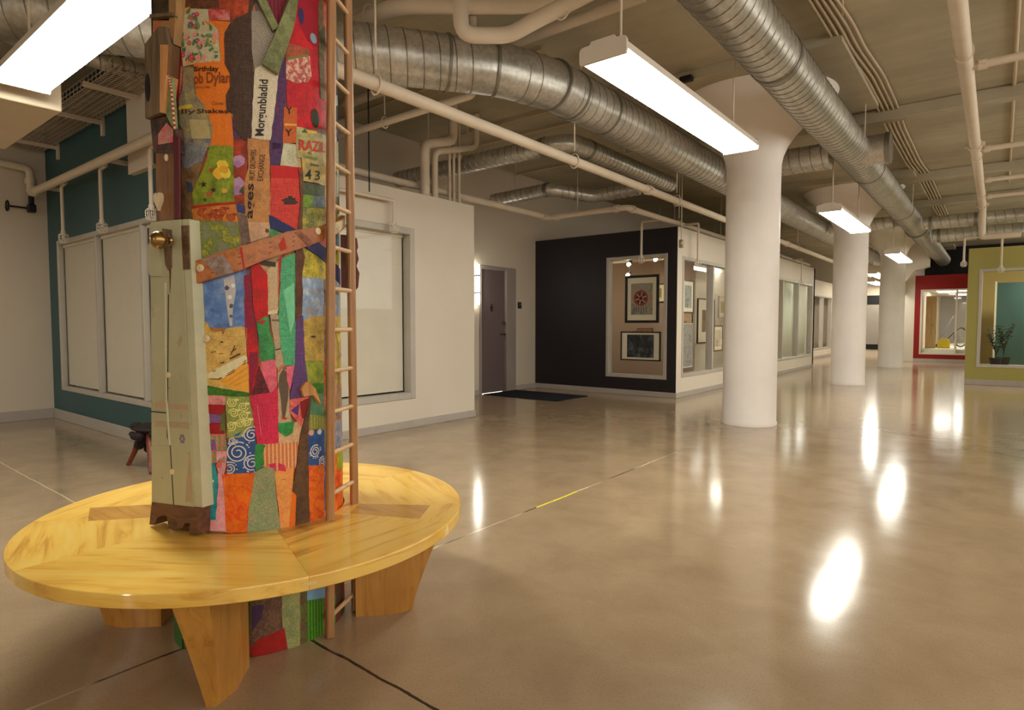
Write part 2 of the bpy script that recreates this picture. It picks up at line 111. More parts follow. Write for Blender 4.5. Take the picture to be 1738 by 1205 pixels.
 ('painted_cloth',('paint',(120,124,50),(80,84,60),(160,150,60)),0,[(0.333,1.727),(0.468,1.756),(0.468,1.601),(0.328,1.579)],[]),
 ('painted_cloth',('paint',(80,100,104),(50,64,70),(120,130,120)),0,[(0.328,1.584),(0.468,1.606),(0.468,1.525),(0.326,1.508)],[]),
 ('painted_cloth',('paint',(170,156,40),(120,120,44),(190,176,60)),0,[(0.326,1.513),(0.468,1.531),(0.468,1.471),(0.324,1.457)],[]),
 ('fabric_patch',('weave',(40,44,92),(30,34,70)),1,[(0.325,1.472),(0.468,1.45),(0.468,1.385),(0.322,1.406)],[]),
 ('painted_sky',('paint',(120,140,160),(180,176,160),(150,140,120)),0,[(0.323,1.422),(0.468,1.435),(0.468,1.255),(0.318,1.253)],[('line',[(0.326,1.251),(0.47,1.258)],0.0112,(186,28,30))]),
 ('painted_landscape',('mottle',(190,170,84),(150,124,76)),0,[(0.318,1.258),(0.468,1.261),(0.469,0.965),(0.31,0.981)],[('line',[(0.333,1.243),(0.318,0.777)],0.0071,(176,24,32)),('line',[(0.328,1.088),(0.47,1.091)],0.0112,(180,26,30)),('quad',[(0.351,1.191),(0.471,1.19),(0.39,1.143)],(206,190,90))]),
 ('fabric_patch',('mottle',(176,140,104),(150,120,92)),0,[(0.31,0.986),(0.468,0.97),(0.469,0.815),(0.306,0.841)],[('line',[(0.323,0.948),(0.47,0.946)],0.0122,(178,26,30)),('line',[(0.324,0.966),(0.471,0.965)],0.0071,(90,140,50))]),
 ('fabric_patch',('mottle',(96,110,140),(170,160,160)),0,[(0.306,0.869),(0.468,0.845),(0.468,0.667),(0.302,0.704)],[('line',[(0.318,0.766),(0.47,0.751)],0.0112,(176,26,30)),('line',[(0.323,0.867),(0.317,0.669)],0.0061,(150,22,36))]),
 ('fabric_patch',('mottle',(160,176,44),(120,140,40)),1,[(0.353,0.698),(0.469,0.684),(0.47,0.605),(0.351,0.63)],[]),
 ('orange_cloth',('vein',(232,104,30),(190,50,30)),0,[(0.302,0.709),(0.468,0.673),(0.468,0.443),(0.295,0.455)],[('line',[(0.319,0.669),(0.313,0.46)],0.0112,(180,26,28)),('line',[(0.33,0.592),(0.47,0.584)],0.0122,(184,34,30))])]
RAISED = {'green_a': [(0.012, 2.37), (0.039, 2.376), (0.085, 2.279), (0.066, 2.259)], 'green_b': [(0.127, 2.405), (0.153, 2.415), (0.135, 2.299), (0.079, 2.111), (0.03, 2.134)], 'diag': [(-0.209, 1.439), (-0.152, 1.458), (-0.052, 1.493), (0.045, 1.532), (0.1, 1.558), (0.255, 1.6), (0.468, 1.679), (0.468, 1.639), (0.254, 1.548), (0.121, 1.49), (0.043, 1.459), (-0.053, 1.41), (-0.136, 1.382), (-0.206, 1.361)], 'diag_paint': [(-0.17, 1.449), (-0.101, 1.465), (-0.071, 1.418), (-0.072, 1.402), (-0.119, 1.388), (-0.136, 1.411)], 'diag_light': [(0.301, 1.615), (0.468, 1.676), (0.468, 1.644), (0.3, 1.574)], 'red_a': [(-0.05, 1.491), (-0.043, 1.492), (-0.035, 1.412), (-0.039, 1.41)], 'red_b': [(0.07, 1.509), (0.08, 1.524), (0.087, 1.54), (0.097, 1.495), (0.077, 1.485)], 'scuff': [(0.123, 1.556), (0.144, 1.568), (0.198, 1.526), (0.17, 1.513)], 'grain': [[(-0.206, 1.403), (-0.135, 1.422), (-0.051, 1.457), (0.044, 1.497), (0.122, 1.525), (0.255, 1.575)], [(-0.206, 1.421), (-0.135, 1.438), (-0.05, 1.471), (0.044, 1.512), (0.122, 1.542), (0.255, 1.588)], [(-0.207, 1.385), (-0.136, 1.402), (-0.051, 1.434), (0.044, 1.477), (0.122, 1.508)]], 'bird': [(0.142, 0.979), (0.155, 1.0), (0.171, 1.007), (0.2, 0.976), (0.225, 0.913), (0.191, 0.952), (0.172, 0.952), (0.152, 0.95)]}
BUTTONS = {'diag': [(-0.176, 1.418), (0.215, 1.573)], 'col': [(-0.173, 1.17)]}
FLAT = {'stile': [(-0.12, 1.59), (0.042, 1.588), (0.074, 0.571), (-0.16, 0.559)], 'stile_side': [(0.045, 1.589), (0.082, 1.587), (0.112, 0.573), (0.074, 0.571)], 'bracket': [(-0.157, 0.56), (0.101, 0.571), (0.094, 0.475), (0.049, 0.47), (0.054, 0.511), (0.023, 0.507), (0.011, 0.486), (-0.039, 0.471), (-0.064, 0.475), (-0.073, 0.517), (-0.095, 0.519), (-0.129, 0.504), (-0.145, 0.475), (-0.175, 0.473)], 'knob': [(0.016, 1.51), (-0.008, 1.515)], 'plate': [(-0.053, 1.563), (-0.003, 1.555), (-0.008, 1.423), (-0.024, 1.412), (-0.041, 1.434)], 'latch': [(0.044, 1.567), (0.082, 1.565), (0.08, 1.413), (0.044, 1.414)], 'chip': [(-0.126, 1.512), (-0.063, 1.513), (-0.064, 1.393), (-0.111, 1.395), (-0.131, 1.407)], 'btns': [(-0.041, 1.039), (-0.035, 0.687)], 'flower': [(0.022, 0.812)], 'stain_a': [(-0.124, 0.935), (0.057, 0.936), (0.058, 0.917), (-0.125, 0.916)], 'stain_b': [(-0.127, 0.868), (0.061, 0.874), (0.063, 0.851), (-0.128, 0.844)], 'stain_c': [(0.059, 0.769), (0.064, 0.713), (0.074, 0.589), (0.029, 0.583), (0.037, 0.645)], 'stain_d': [(0.007, 1.153), (0.029, 1.186), (0.039, 1.167), (0.019, 1.139)], 'rust': [(-0.023, 1.433), (-0.012, 1.432), (-0.018, 1.355), (-0.023, 1.332)], 'bead': [(-0.046, 1.37), (-0.054, 1.138), (-0.057, 0.95), (-0.047, 0.783)], 'rail_low': [(-0.15, 0.771), (-0.045, 0.781), (-0.045, 0.764), (-0.151, 0.754)], 'seam': [(-0.031, 1.328), (-0.06, 0.814), (-0.044, 0.778), (-0.035, 0.563)], 'blackbar': [(-0.117, 2.395), (-0.074, 2.385), (-0.097, 1.95), (-0.1, 1.803), (-0.13, 1.806)], 'box': [(-0.106, 2.211), (-0.027, 2.257), (0.008, 2.248), (0.021, 2.184), (0.008, 2.085), (-0.032, 1.963), (-0.115, 1.954)], 'boxedge': [(-0.019, 2.192), (0.021, 2.184), (0.008, 2.085), (-0.021, 1.961), (-0.032, 1.963)], 'hole': [(-0.099, 2.059), (-0.097, 2.108), (-0.076, 2.055)], 'topbox': [(-0.077, 2.386), (0.01, 2.366), (0.009, 2.294), (-0.08, 2.311)], 'shelf': [(-0.08, 2.311), (0.04, 2.29), (0.041, 2.28), (-0.078, 2.298)], 'post': [(0.009, 2.366), (0.049, 2.357), (0.039, 2.272), (0.028, 2.192), (0.007, 2.24)], 'scene1': [(-0.088, 2.299), (0.005, 2.279), (0.007, 2.244), (-0.067, 2.215), (-0.092, 2.217)], 'mint': [(0.008, 2.085), (0.018, 2.066), (0.027, 1.905), (0.011, 1.912), (-0.017, 1.956)], 'rope': [(0.004, 2.082), (0.017, 2.04), (0.023, 1.972), (0.029, 1.9)], 'art': [(-0.111, 1.954), (-0.019, 1.954), (0.027, 1.905), (0.034, 1.82), (-0.098, 1.836)], 'art2': [(-0.067, 1.896), (-0.02, 1.93), (0.012, 1.903), (0.01, 1.859), (-0.069, 1.86)], 'brown': [(-0.09, 1.886), (0.006, 1.874), (0.001, 1.591), (-0.099, 1.589)], 'redtube': [(0.026, 1.875), (0.026, 1.751), (0.018, 1.594)], 'heart': [(-0.074, 1.665)], 'bell': [(-0.028, 1.81)], 'green_left': [(-0.132, 1.804), (-0.107, 1.801), (-0.112, 1.622), (-0.131, 1.605)]}

# ------------------------------------------------------------------ materials
def lin(c, g=1.0):
    o = []
    for v in c[:3]:
        v = v / 255.0
        v = v / 12.92 if v <= 0.04045 else ((v + 0.055) / 1.055) ** 2.4
        o.append(min(v * g, 0.92))
    return (o[0], o[1], o[2], 1.0)

class NT:
    """small helper around a material's node tree"""
    def __init__(self, name):
        self.m = bpy.data.materials.new(name); self.m.use_nodes = True
        self.t = self.m.node_tree; self.n = self.t.nodes; self.l = self.t.links
        self.b = self.n['Principled BSDF']; self.out = self.n['Material Output']
        self._co = None
    def new(self, kind, **kw):
        x = self.n.new(kind)
        for k, v in kw.items(): setattr(x, k, v)
        return x
    def co(self):
        if not self._co: self._co = self.new('ShaderNodeTexCoord').outputs['Object']
        return self._co
    def map(self, scale=(1, 1, 1), rot=(0, 0, 0), src=None):
        mp = self.new('ShaderNodeMapping')
        mp.inputs['Scale'].default_value = scale; mp.inputs['Rotation'].default_value = rot
        self.l.new(src or self.co(), mp.inputs['Vector']); return mp.outputs[0]
    def noise(self, scale, detail=4, rough=0.55, vec=None, dist=0.0):
        x = self.new('ShaderNodeTexNoise')
        x.inputs['Scale'].default_value = scale; x.inputs['Detail'].default_value = detail
        x.inputs['Roughness'].default_value = rough; x.inputs['Distortion'].default_value = dist
        self.l.new(vec or self.co(), x.inputs['Vector']); return x.outputs['Fac']
    def ramp(self, fac, stops, interp='LINEAR'):
        x = self.new('ShaderNodeValToRGB'); x.color_ramp.interpolation = interp
        e = x.color_ramp.elements
        while len(e) < len(stops): e.new(0.5)
        for i, (p, c) in enumerate(stops): e[i].position = p; e[i].color = c if len(c) == 4 else (*c, 1)
        self.l.new(fac, x.inputs[0]); return x.outputs[0]
    def mix(self, fac, a, b, mode='MIX'):
        x = self.new('ShaderNodeMix', data_type='RGBA', blend_type=mode)
        for s, v in ((x.inputs[0], fac), (x.inputs[6], a), (x.inputs[7], b)):
            if hasattr(v, 'links'): self.l.new(v, s)
            else: s.default_value = v
        return x.outputs[2]
    def math(self, op, a, b=0.0, clamp=False):
        x = self.new('ShaderNodeMath', operation=op, use_clamp=clamp)
        for s, v in ((x.inputs[0], a), (x.inputs[1], b)):
            if hasattr(v, 'links'): self.l.new(v, s)
            else: s.default_value = v
        return x.outputs[0]
    def bump(self, h, strength=0.2, dist=0.01):
        x = self.new('ShaderNodeBump'); x.inputs['Strength'].default_value = strength
        x.inputs['Distance'].default_value = dist
        self.l.new(h, x.inputs['Height']); self.l.new(x.outputs[0], self.b.inputs['Normal'])
    def set(self, color=None, rough=None, metal=None, spec=None, emit=None, emit_s=None):
        b = self.b
        for k, v in (('Base Color', color), ('Roughness', rough), ('Metallic', metal), ('Specular IOR Level', spec), ('Emission Color', emit), ('Emission Strength', emit_s)):
            if v is None: continue
            if hasattr(v, 'links'): self.l.new(v, b.inputs[k])
            else: b.inputs[k].default_value = v
        return self.m

MC = {}
def paint(name, c, rough=0.6, var=0.08, scale=3.0, g=1.0, bump=0.0, spec=0.3):
    if name in MC: return MC[name]
    t = NT(name); base = lin(c, g)
    f = t.noise(scale, 5)
    d = tuple(v * (1 - var) for v in base[:3]); e = tuple(min(v * (1 + var), 0.95) for v in base[:3])
    t.set(color=t.ramp(f, [(0.3, d), (0.7, e)]), rough=rough, spec=spec)
    if bump: t.bump(t.noise(scale * 22, 3), bump, 0.004)
    MC[name] = t.m; return t.m
def metal(name, c, rough=0.35, var=0.15, scale=6, g=1.0, metallic=1.0):
    if name in MC: return MC[name]
    t = NT(name); base = lin(c, g)
    f = t.noise(scale, 6)
    d = tuple(v * (1 - var) for v in base[:3]); e = tuple(min(v * (1 + var), 0.95) for v in base[:3])
    rr = t.ramp(t.noise(scale * 3, 4), [(0.3, (rough * .75,) * 3), (0.7, (rough * 1.25,) * 3)])
    t.set(color=t.ramp(f, [(0.3, d), (0.7, e)]), metal=metallic, rough=rr)
    MC[name] = t.m; return t.m
def emis(name, c, s):
    if name in MC: return MC[name]
    t = NT(name); t.set(color=lin(c), emit=lin(c), emit_s=s, rough=0.5)
    MC[name] = t.m; return t.m
def glass(name='window_glass', tint=(0.985, 0.992, 0.985), refl=0.9):
    if name in MC: return MC[name]
    t = NT(name); t.n.remove(t.b)
    tr = t.new('ShaderNodeBsdfTransparent'); tr.inputs[0].default_value = (*tint, 1)
    gl = t.new('ShaderNodeBsdfGlossy'); gl.inputs['Roughness'].default_value = 0.02
    gl.inputs['Color'].default_value = (refl, refl, refl, 1)
    fr = t.new('ShaderNodeFresnel'); fr.inputs[0].default_value = 1.4
    mx = t.new('ShaderNodeMixShader')
    ge = t.new('ShaderNodeNewGeometry'); fac = t.math('MULTIPLY', fr.outputs[0], t.math('SUBTRACT', 1.0, ge.outputs['Backfacing']))
    t.l.new(fac, mx.inputs[0]); t.l.new(tr.outputs[0], mx.inputs[1]); t.l.new(gl.outputs[0], mx.inputs[2])
    t.l.new(mx.outputs[0], t.out.inputs[0]); MC[name] = t.m; return t.m
def wood(name, c1, c2, c3, scale=1.0, rough=0.4, axis='X', g=1.0, coat=0.0):
    if name in MC: return MC[name]
    t = NT(name)
    sc = {'X': (1.2, 14, 14), 'Y': (14, 1.2, 14), 'Z': (14, 14, 1.2)}[axis]
    oi = t.new('ShaderNodeObjectInfo'); va = t.new('ShaderNodeVectorMath', operation='ADD')
    t.l.new(t.co(), va.inputs[0]); t.l.new(t.math('MULTIPLY', oi.outputs['Random'], 9.0), va.inputs[1])
    v = t.map(tuple(s * scale for s in sc), (0, 0, 0), va.outputs[0])
    f = t.noise(1.6, 6, 0.6, v, 0.8)
    col = t.ramp(f, [(0.25, lin(c3, g)), (0.48, lin(c1, g)), (0.78, lin(c2, g))])
    big = t.noise(2.2 * scale, 3, 0.5)
    col = t.mix(t.ramp(big, [(0.45, (0, 0, 0)), (0.75, (0.55,) * 3)]), col, lin(c3, g))
    t.set(color=col, rough=rough, spec=0.5)
    if coat:
        t.b.inputs['Coat Weight'].default_value = coat; t.b.inputs['Coat Roughness'].default_value = 0.12
    t.bump(f, 0.06, 0.002)
    MC[name] = t.m; return t.m

GP = 1.32      # albedo gain for the collage colours
def cloth_mat(spec):
    key = 'collage_%s_%s' % (spec[0], '_'.join('%02x%02x%02x' % c for c in spec[1:]))
    if key in MC: return MC[key]
    t = NT(key); kind = spec[0]; c1 = lin(spec[1], GP)
    c2 = lin(spec[2], GP) if len(spec) > 2 else tuple(v * 0.8 for v in c1[:3]) + (1,)
    fine = t.noise(160, 3)
    if kind == 'plain':
        col = t.ramp(t.noise(14, 4), [(0.25, tuple(v * .86 for v in c1[:3])), (0.7, c1)])
    elif kind == 'mottle':
        col = t.ramp(t.noise(26, 5, 0.65), [(0.38, c2), (0.6, c1)])
    elif kind == 'blot':
        col = t.ramp(t.noise(55, 4, 0.7), [(0.46, c2), (0.56, c1)])
    elif kind == 'weave':
        a = t.noise(1.0, 2, 0.5, t.map((30, 30, 420))); b = t.noise(1.0, 2, 0.5, t.map((420, 420, 30)))
        col = t.ramp(t.math('ADD', t.math('MULTIPLY', a, 0.5), t.math('MULTIPLY', b, 0.5)), [(0.4, c2), (0.6, c1)])
    elif kind == 'net':
        w = t.new('ShaderNodeTexBrick'); w.inputs['Scale'].default_value = 90
        w.inputs['Color1'].default_value = c1; w.inputs['Color2'].default_value = c1; w.inputs['Mortar'].default_value = c2
        w.inputs['Mortar Size'].default_value = 0.09
        t.l.new(t.map((1, 1, 1), (R_(90), 0, R_(61))), w.inputs['Vector']); col = w.outputs[0]
    elif kind in ('stripe', 'plaid'):
        sep = t.new('ShaderNodeSeparateXYZ'); t.l.new(t.map((1, 1, 1), (0, 0, R_(28.9))), sep.inputs[0])
        # stripes run up the column: use the angle round it
        ang = t.math('ARCTAN2', sep.outputs[1], sep.outputs[0])
        wob = t.math('MULTIPLY', t.noise(9, 3), 1.8)
        s = t.math('SINE', t.math('ADD', t.math('MULTIPLY', ang, 150.0 if kind == 'stripe' else 110.0), wob))
        col = t.ramp(s, [(0.35, c2), (0.55, c1)])
        if kind == 'plaid':
            s2 = t.math('SINE', t.math('MULTIPLY', sep.outputs[2], 330.0))
            col = t.mix(t.ramp(s2, [(0.5, (0, 0, 0)), (0.6, (0.8,) * 3)]), col, lin((206, 90, 100), GP))
    elif kind == 'paint':
        c3 = lin(spec[3], GP) if len(spec) > 3 else c1
        col = t.ramp(t.noise(20, 6, 0.7), [(0.36, c2), (0.5, c1), (0.64, c3)])
    elif kind == 'vein':
        n = t.noise(9, 6, 0.6, None, 1.5)
        d = t.math('ABSOLUTE', t.math('SUBTRACT', n, 0.5))
        col = t.ramp(d, [(0.0, c2), (0.05, c1)])
        col = t.mix(0.35, col, t.ramp(t.noise(24, 4), [(0.4, c2), (0.6, c1)]))
    gr = t.noise(7, 6, .7)
    col = t.mix(t.ramp(gr, [(.45, (0, 0, 0)), (.75, (.32,) * 3)]), col, lin((80, 58, 40)))
    col = t.mix(0.22, col, t.ramp(fine, [(0.3, (0, 0, 0)), (0.7, (1, 1, 1))]), 'OVERLAY')
    t.set(color=col, rough=0.55, spec=0.35); t.bump(fine, 0.12, 0.002)
    MC[key] = t.m; return t.m

# ------------------------------------------------------------------ mesh building
ORG = {}
class MB:
    def __init__(self): self.bm = bmesh.new()
    def _face(self, vs, mi):
        try: f = self.bm.faces.new(vs)
        except ValueError: return None
        f.material_index = mi; return f
    def box(self, x0, x1, y0, y1, z0, z1, mi=0, bev=0.0):
        return self.obox(Vector(((x0 + x1) / 2, (y0 + y1) / 2, (z0 + z1) / 2)), Vector((1, 0, 0)), Vector((0, 1, 0)), Vector((0, 0, 1)), abs(x1 - x0), abs(y1 - y0), abs(z1 - z0), mi, bev)
    def obox(self, c, ax, ay, az, sx, sy, sz, mi=0, bev=0.0):
        c = Vector(c); v = []
        for i in (-.5, .5):
            for j in (-.5, .5):
                for k in (-.5, .5): v.append(self.bm.verts.new(c + ax * sx * i + ay * sy * j + az * sz * k))
        fs = [(0, 1, 3, 2), (4, 6, 7, 5), (0, 4, 5, 1), (2, 3, 7, 6), (0, 2, 6, 4), (1, 5, 7, 3)]
        ff = [self._face([v[i] for i in q], mi) for q in fs]
        if bev:
            es = list({e for f in ff for e in f.edges})
            r = bmesh.ops.bevel(self.bm, geom=es, offset=min(bev, .45 * min(sx, sy, sz)), segments=1, profile=.5, affect='EDGES')
            for f in r['faces']: f.material_index = mi
        return self
    def bar(self, p, q, w, h, mi=0, up=(0, 0, 1), bev=0.0):
        p = Vector(p); q = Vector(q); az = (q - p); L = az.length; az.normalize()
        up = Vector(up)
        if abs(az.dot(up)) > .99: up = Vector((1, 0, 0))
        ax = az.cross(up).normalized(); ay = ax.cross(az).normalized()
        return self.obox((p + q) / 2, ax, ay, az, w, h, L, mi, bev)
    def tube(self, pts, r, seg=12, mi=0, caps=True, fillet=0.0, fseg=6):
        pts = [Vector(p) for p in pts]
        if fillet and len(pts) > 2:
            o = [pts[0]]
            for i in range(1, len(pts) - 1):
                a, b, c = pts[i - 1], pts[i], pts[i + 1]
                d0 = (a - b); d1 = (c - b); k = min(fillet, d0.length * .48, d1.length * .48)
                p0 = b + d0.normalized() * k; p1 = b + d1.normalized() * k
                for s in range(fseg + 1):
                    u = s / fseg
                    o.append(p0 * (1 - u) ** 2 + b * 2 * u * (1 - u) + p1 * u * u)
            o.append(pts[-1]); pts = o
        rs = r if isinstance(r, (list, tuple)) else [r] * len(pts)
        rings = []; n = None
        for i, p in enumerate(pts):
            if i == 0: t = pts[1] - p
            elif i == len(pts) - 1: t = p - pts[i - 1]
            else: t = (pts[i + 1] - p).normalized() + (p - pts[i - 1]).normalized()
            t.normalize()
            if n is None:
                n = t.orthogonal().normalized()
                if abs(t.z) < .9: n = t.cross(Vector((0, 0, 1))).normalized()
            else: n = (n - t * n.dot(t)).normalized()
            b = t.cross(n)
            rings.append([self.bm.verts.new(p + (n * math.cos(2 * PI * k / seg) + b * math.sin(2 * PI * k / seg)) * rs[i]) for k in range(seg)])
        for a, b in zip(rings, rings[1:]):
            for k in range(seg): self._face([a[k], a[(k + 1) % seg], b[(k + 1) % seg], b[k]], mi)
        if caps:
            self._face(list(reversed(rings[0])), mi); self._face(rings[-1], mi)
        return self
    def lathe(self, prof, c=(0, 0, 0), seg=48, mi=0):
        c = Vector(c); rings = []
        for r, z in prof:
            rings.append([self.bm.verts.new(c + Vector((r * math.cos(2 * PI * k / seg), r * math.sin(2 * PI * k / seg), z))) for k in range(seg)])
        for a, b in zip(rings, rings[1:]):
            for k in range(seg): self._face([a[k], a[(k + 1) % seg], b[(k + 1) % seg], b[k]], mi)
        if prof[0][0] > 1e-4: self._face(list(reversed(rings[0])), mi)
        if prof[-1][0] > 1e-4: self._face(rings[-1], mi)
        return self
    def ball(self, c, r, sx=1, sy=1, sz=1, mi=0, u=14, v=9):
        m = Matrix.Translation(Vector(c)) @ Matrix.Diagonal((sx * r, sy * r, sz * r, 1))
        g = bmesh.ops.create_uvsphere(self.bm, u_segments=u, v_segments=v, radius=1, matrix=m)
        for f in {f for w in g['verts'] for f in w.link_faces}: f.material_index = mi
        return self
    def prism(self, poly, fn, t0, t1, mi=0):
        """poly of (a,b); fn(a,b,t)->point; solid between t0 and t1"""
        A = [self.bm.verts.new(fn(a, b, t0)) for a, b in poly]; B = [self.bm.verts.new(fn(a, b, t1)) for a, b in poly]
        self._face(list(reversed(A)), mi); self._face(B, mi)
        n = len(poly)
        for i in range(n): self._face([A[i], A[(i + 1) % n], B[(i + 1) % n], B[i]], mi)
        return self
    def done(self, name, mats, parent=None, smooth=35, loc=None):
        bm = self.bm
        bmesh.ops.remove_doubles(bm, verts=bm.verts, dist=1e-6)
        bmesh.ops.recalc_face_normals(bm, faces=bm.faces)
        o0 = ORG.get(parent.name, Vector()) if parent else (Vector(loc) if loc is not None else Vector())
        for v in bm.verts: v.co -= o0
        me = bpy.data.meshes.new(name); bm.to_mesh(me); bm.free()
        if not isinstance(mats, (list, tuple)): mats = [mats]
        for m in mats: me.materials.append(m)
        if smooth:
            me.polygons.foreach_set('use_smooth', [True] * len(me.polygons))
            me.set_sharp_from_angle(angle=R_(smooth))
        ob = bpy.data.objects.new(name, me); COL.objects.link(ob)
        if parent: ob.parent = parent
        else: ob.location = o0
        ORG[ob.name] = o0
        return ob
def tag(o, label, cat, group=None, kind=None):
    if label: o['label'] = label
    if cat: o['category'] = cat
    if group: o['group'] = group
    if kind: o['kind'] = kind
    return o
def thing(name, label, cat, loc=(0, 0, 0), group=None):
    o = bpy.data.objects.new(name, None); COL.objects.link(o); o.location = loc; o.empty_display_size = .1
    ORG[o.name] = Vector(loc); return tag(o, label, cat, group)
def struct(o, label=None, cat=None):
    o['kind'] = 'structure'
    if label: o['label'] = label
    if cat: o['category'] = cat
    return o
def copy_tree(o, loc=None, rotz=None, label=None, parent=None):
    c = o.copy(); COL.objects.link(c)
    if parent: c.parent = parent
    if loc is not None: c.location = loc
    if rotz is not None: c.rotation_euler = (0, 0, rotz)
    if label: c['label'] = label
    for ch in list(o.children): copy_tree(ch, parent=c)
    return c
# ------------------------------------------------------------------ shared materials
def floor_mat():
    t = NT('polished_concrete'); co = t.co()
    sep = t.new('ShaderNodeSeparateXYZ'); t.l.new(co, sep.inputs[0])
    big = t.noise(0.55, 5, 0.6, None, 0.6); mid = t.noise(3.2, 6, 0.65, None, 0.4); fine = t.noise(120, 4, 0.75)
    col = t.ramp(big, [(0.3, lin((122, 102, 79), FG)), (0.55, lin((136, 116, 91), FG)), (0.75, lin((150, 131, 106), FG))])
    col = t.mix(0.45, col, t.ramp(mid, [(0.3, lin((118, 97, 75), FG)), (0.7, lin((150, 130, 104), FG))]))
    col = t.mix(t.ramp(fine, [(0.52, (0, 0, 0)), (0.7, (0.55,) * 3)]), col, lin((92, 77, 60), FG))
    # pale scuffs
    sc = t.noise(7, 8, 0.8, t.map((1, 1, 1), (0, 0, .6)))
    col = t.mix(t.ramp(sc, [(0.72, (0, 0, 0)), (0.80, (0.45,) * 3)]), col, lin((178, 168, 148), FG))
    # saw-cut joints at the column lines
    wob = t.math('MULTIPLY', t.math('SUBTRACT', t.noise(7, 3), 0.5), 0.022)
    patch = t.noise(1.7, 2)
    def joint(axis, pos, w, lo=None, hi=None):
        d = t.math('ABSOLUTE', t.math('SUBTRACT', t.math('ADD', sep.outputs[axis], wob), pos))
        m = t.math('LESS_THAN', d, w)
        o = sep.outputs[1 - axis]
        if lo is not None: m = t.math('MULTIPLY', m, t.math('GREATER_THAN', o, lo))
        if hi is not None: m = t.math('MULTIPLY', m, t.math('LESS_THAN', o, hi))
        return m
    dark = lin((44, 38, 34), FG)
    jc = t.ramp(patch, [(0.42, dark), (0.5, lin((150, 132, 106), FG)), (0.62, lin((190, 176, 140), FG))])
    col = t.mix(joint(0, -2.37, .006, None, 5.6), col, jc)
    col = t.mix(joint(1, 1.32, .006, -2.3, 3.0), col, dark)
    col = t.mix(joint(1, 1.37, .005, -8.0, -3.6), col, lin((176, 160, 128), FG))
    col = t.mix(joint(1, 7.7, .006, -1.9, 3.0), col, lin((84, 70, 54), FG))
    col = t.mix(joint(0, -2.37, .008, 3.25, 3.75), col, lin((214, 186, 40), FG))
    rr = t.ramp(mid, [(0.3, (0.115,) * 3), (0.7, (0.15,) * 3)])
    t.set(color=col, rough=rr, spec=0.62)
    t.bump(t.noise(2.4, 2), 0.012, 0.02)
    return t.m
FG = 1.55
M_floor = floor_mat()
def ceil_mat():
    t = NT('painted_board_formed_ceiling')
    w = t.noise(1.0, 3, 0.5, t.map((0.35, 6.5, 1)))
    big = t.noise(1.1, 5, 0.6)
    col = t.ramp(big, [(0.3, lin((164, 154, 130))), (0.7, lin((190, 180, 156)))])
    col = t.mix(t.ramp(w, [(0.35, (0.14,) * 3), (0.65, (0, 0, 0))]), col, lin((120, 104, 84)))
    t.set(color=col, rough=0.85, spec=0.2); t.bump(w, 0.12, 0.02)
    return t.m
M_ceil = ceil_mat()
M_cream = paint('painted_wall_cream', (206, 192, 172), 0.6, .03, 1.2)
M_white = paint('painted_wall_white', (212, 200, 182), 0.6, .03, 1.2)
M_teal = paint('painted_wall_teal', (48, 82, 86), 0.45, .05, 1.4)
M_dark = paint('painted_wall_dark_purple', (38, 32, 36), 0.5, .10, 1.4)
M_red = paint('painted_wall_red', (138, 18, 13), 0.5, .05, 1.4)
M_green = paint('painted_wall_olive', (160, 152, 84), 0.5, .04, 1.4)
M_base = paint('grey_baseboard', (170, 160, 150), 0.45, .06, 3)
M_alu = metal('brushed_window_frame', (180, 172, 160), 0.45, .06, 4, 1.0, 0.12)
M_pipe = paint('painted_pipe', (212, 196, 174), 0.5, .05, 5)
M_col = paint('painted_column', (238, 230, 224), 0.5, .04, 2.5, 1.0, 0.25)
def duct_mat():
    t = NT('galvanised_duct')
    f = t.noise(3, 6, 0.6); s = t.noise(26, 3)
    col = t.ramp(f, [(0.3, lin((176, 172, 162))), (0.7, lin((214, 208, 196)))])
    col = t.mix(0.18, col, t.ramp(s, [(0.4, (0.2,) * 3), (0.6, (0.8,) * 3)]))
    t.set(color=col, metal=0.72, rough=t.ramp(f, [(0.3, (0.30,) * 3), (0.7, (0.44,) * 3)]))
    return t.m
M_duct = duct_mat()
M_seam = metal('duct_seam', (140, 136, 126), 0.4, .1, 6, 1.0, 0.8)
M_black = paint('black_plastic', (24, 22, 22), 0.5, .1, 6)
M_blackmetal = paint('black_frame', (20, 18, 18), 0.4, .1, 6)
M_glass = glass()
LAMP = 10.5
M_lens = emis('fluorescent_lens', (255, 247, 234), LAMP)
M_lamphouse = paint('lamp_housing_white', (214, 204, 190), 0.45, .03, 4)

# ------------------------------------------------------------------ camera
cam = bpy.data.cameras.new('camera'); camo = bpy.data.objects.new('camera', cam); COL.objects.link(camo)
cam.sensor_fit = 'HORIZONTAL'; cam.sensor_width = 36.0; cam.lens = 36.0 * 1035.0 / 1738.0
cam.clip_start = .05; cam.clip_end = 200
camo.location = (0, 0, 1.22)
camo.rotation_euler = (R_(90 - 2.8486), 0, R_(38.456))
scene.camera = camo

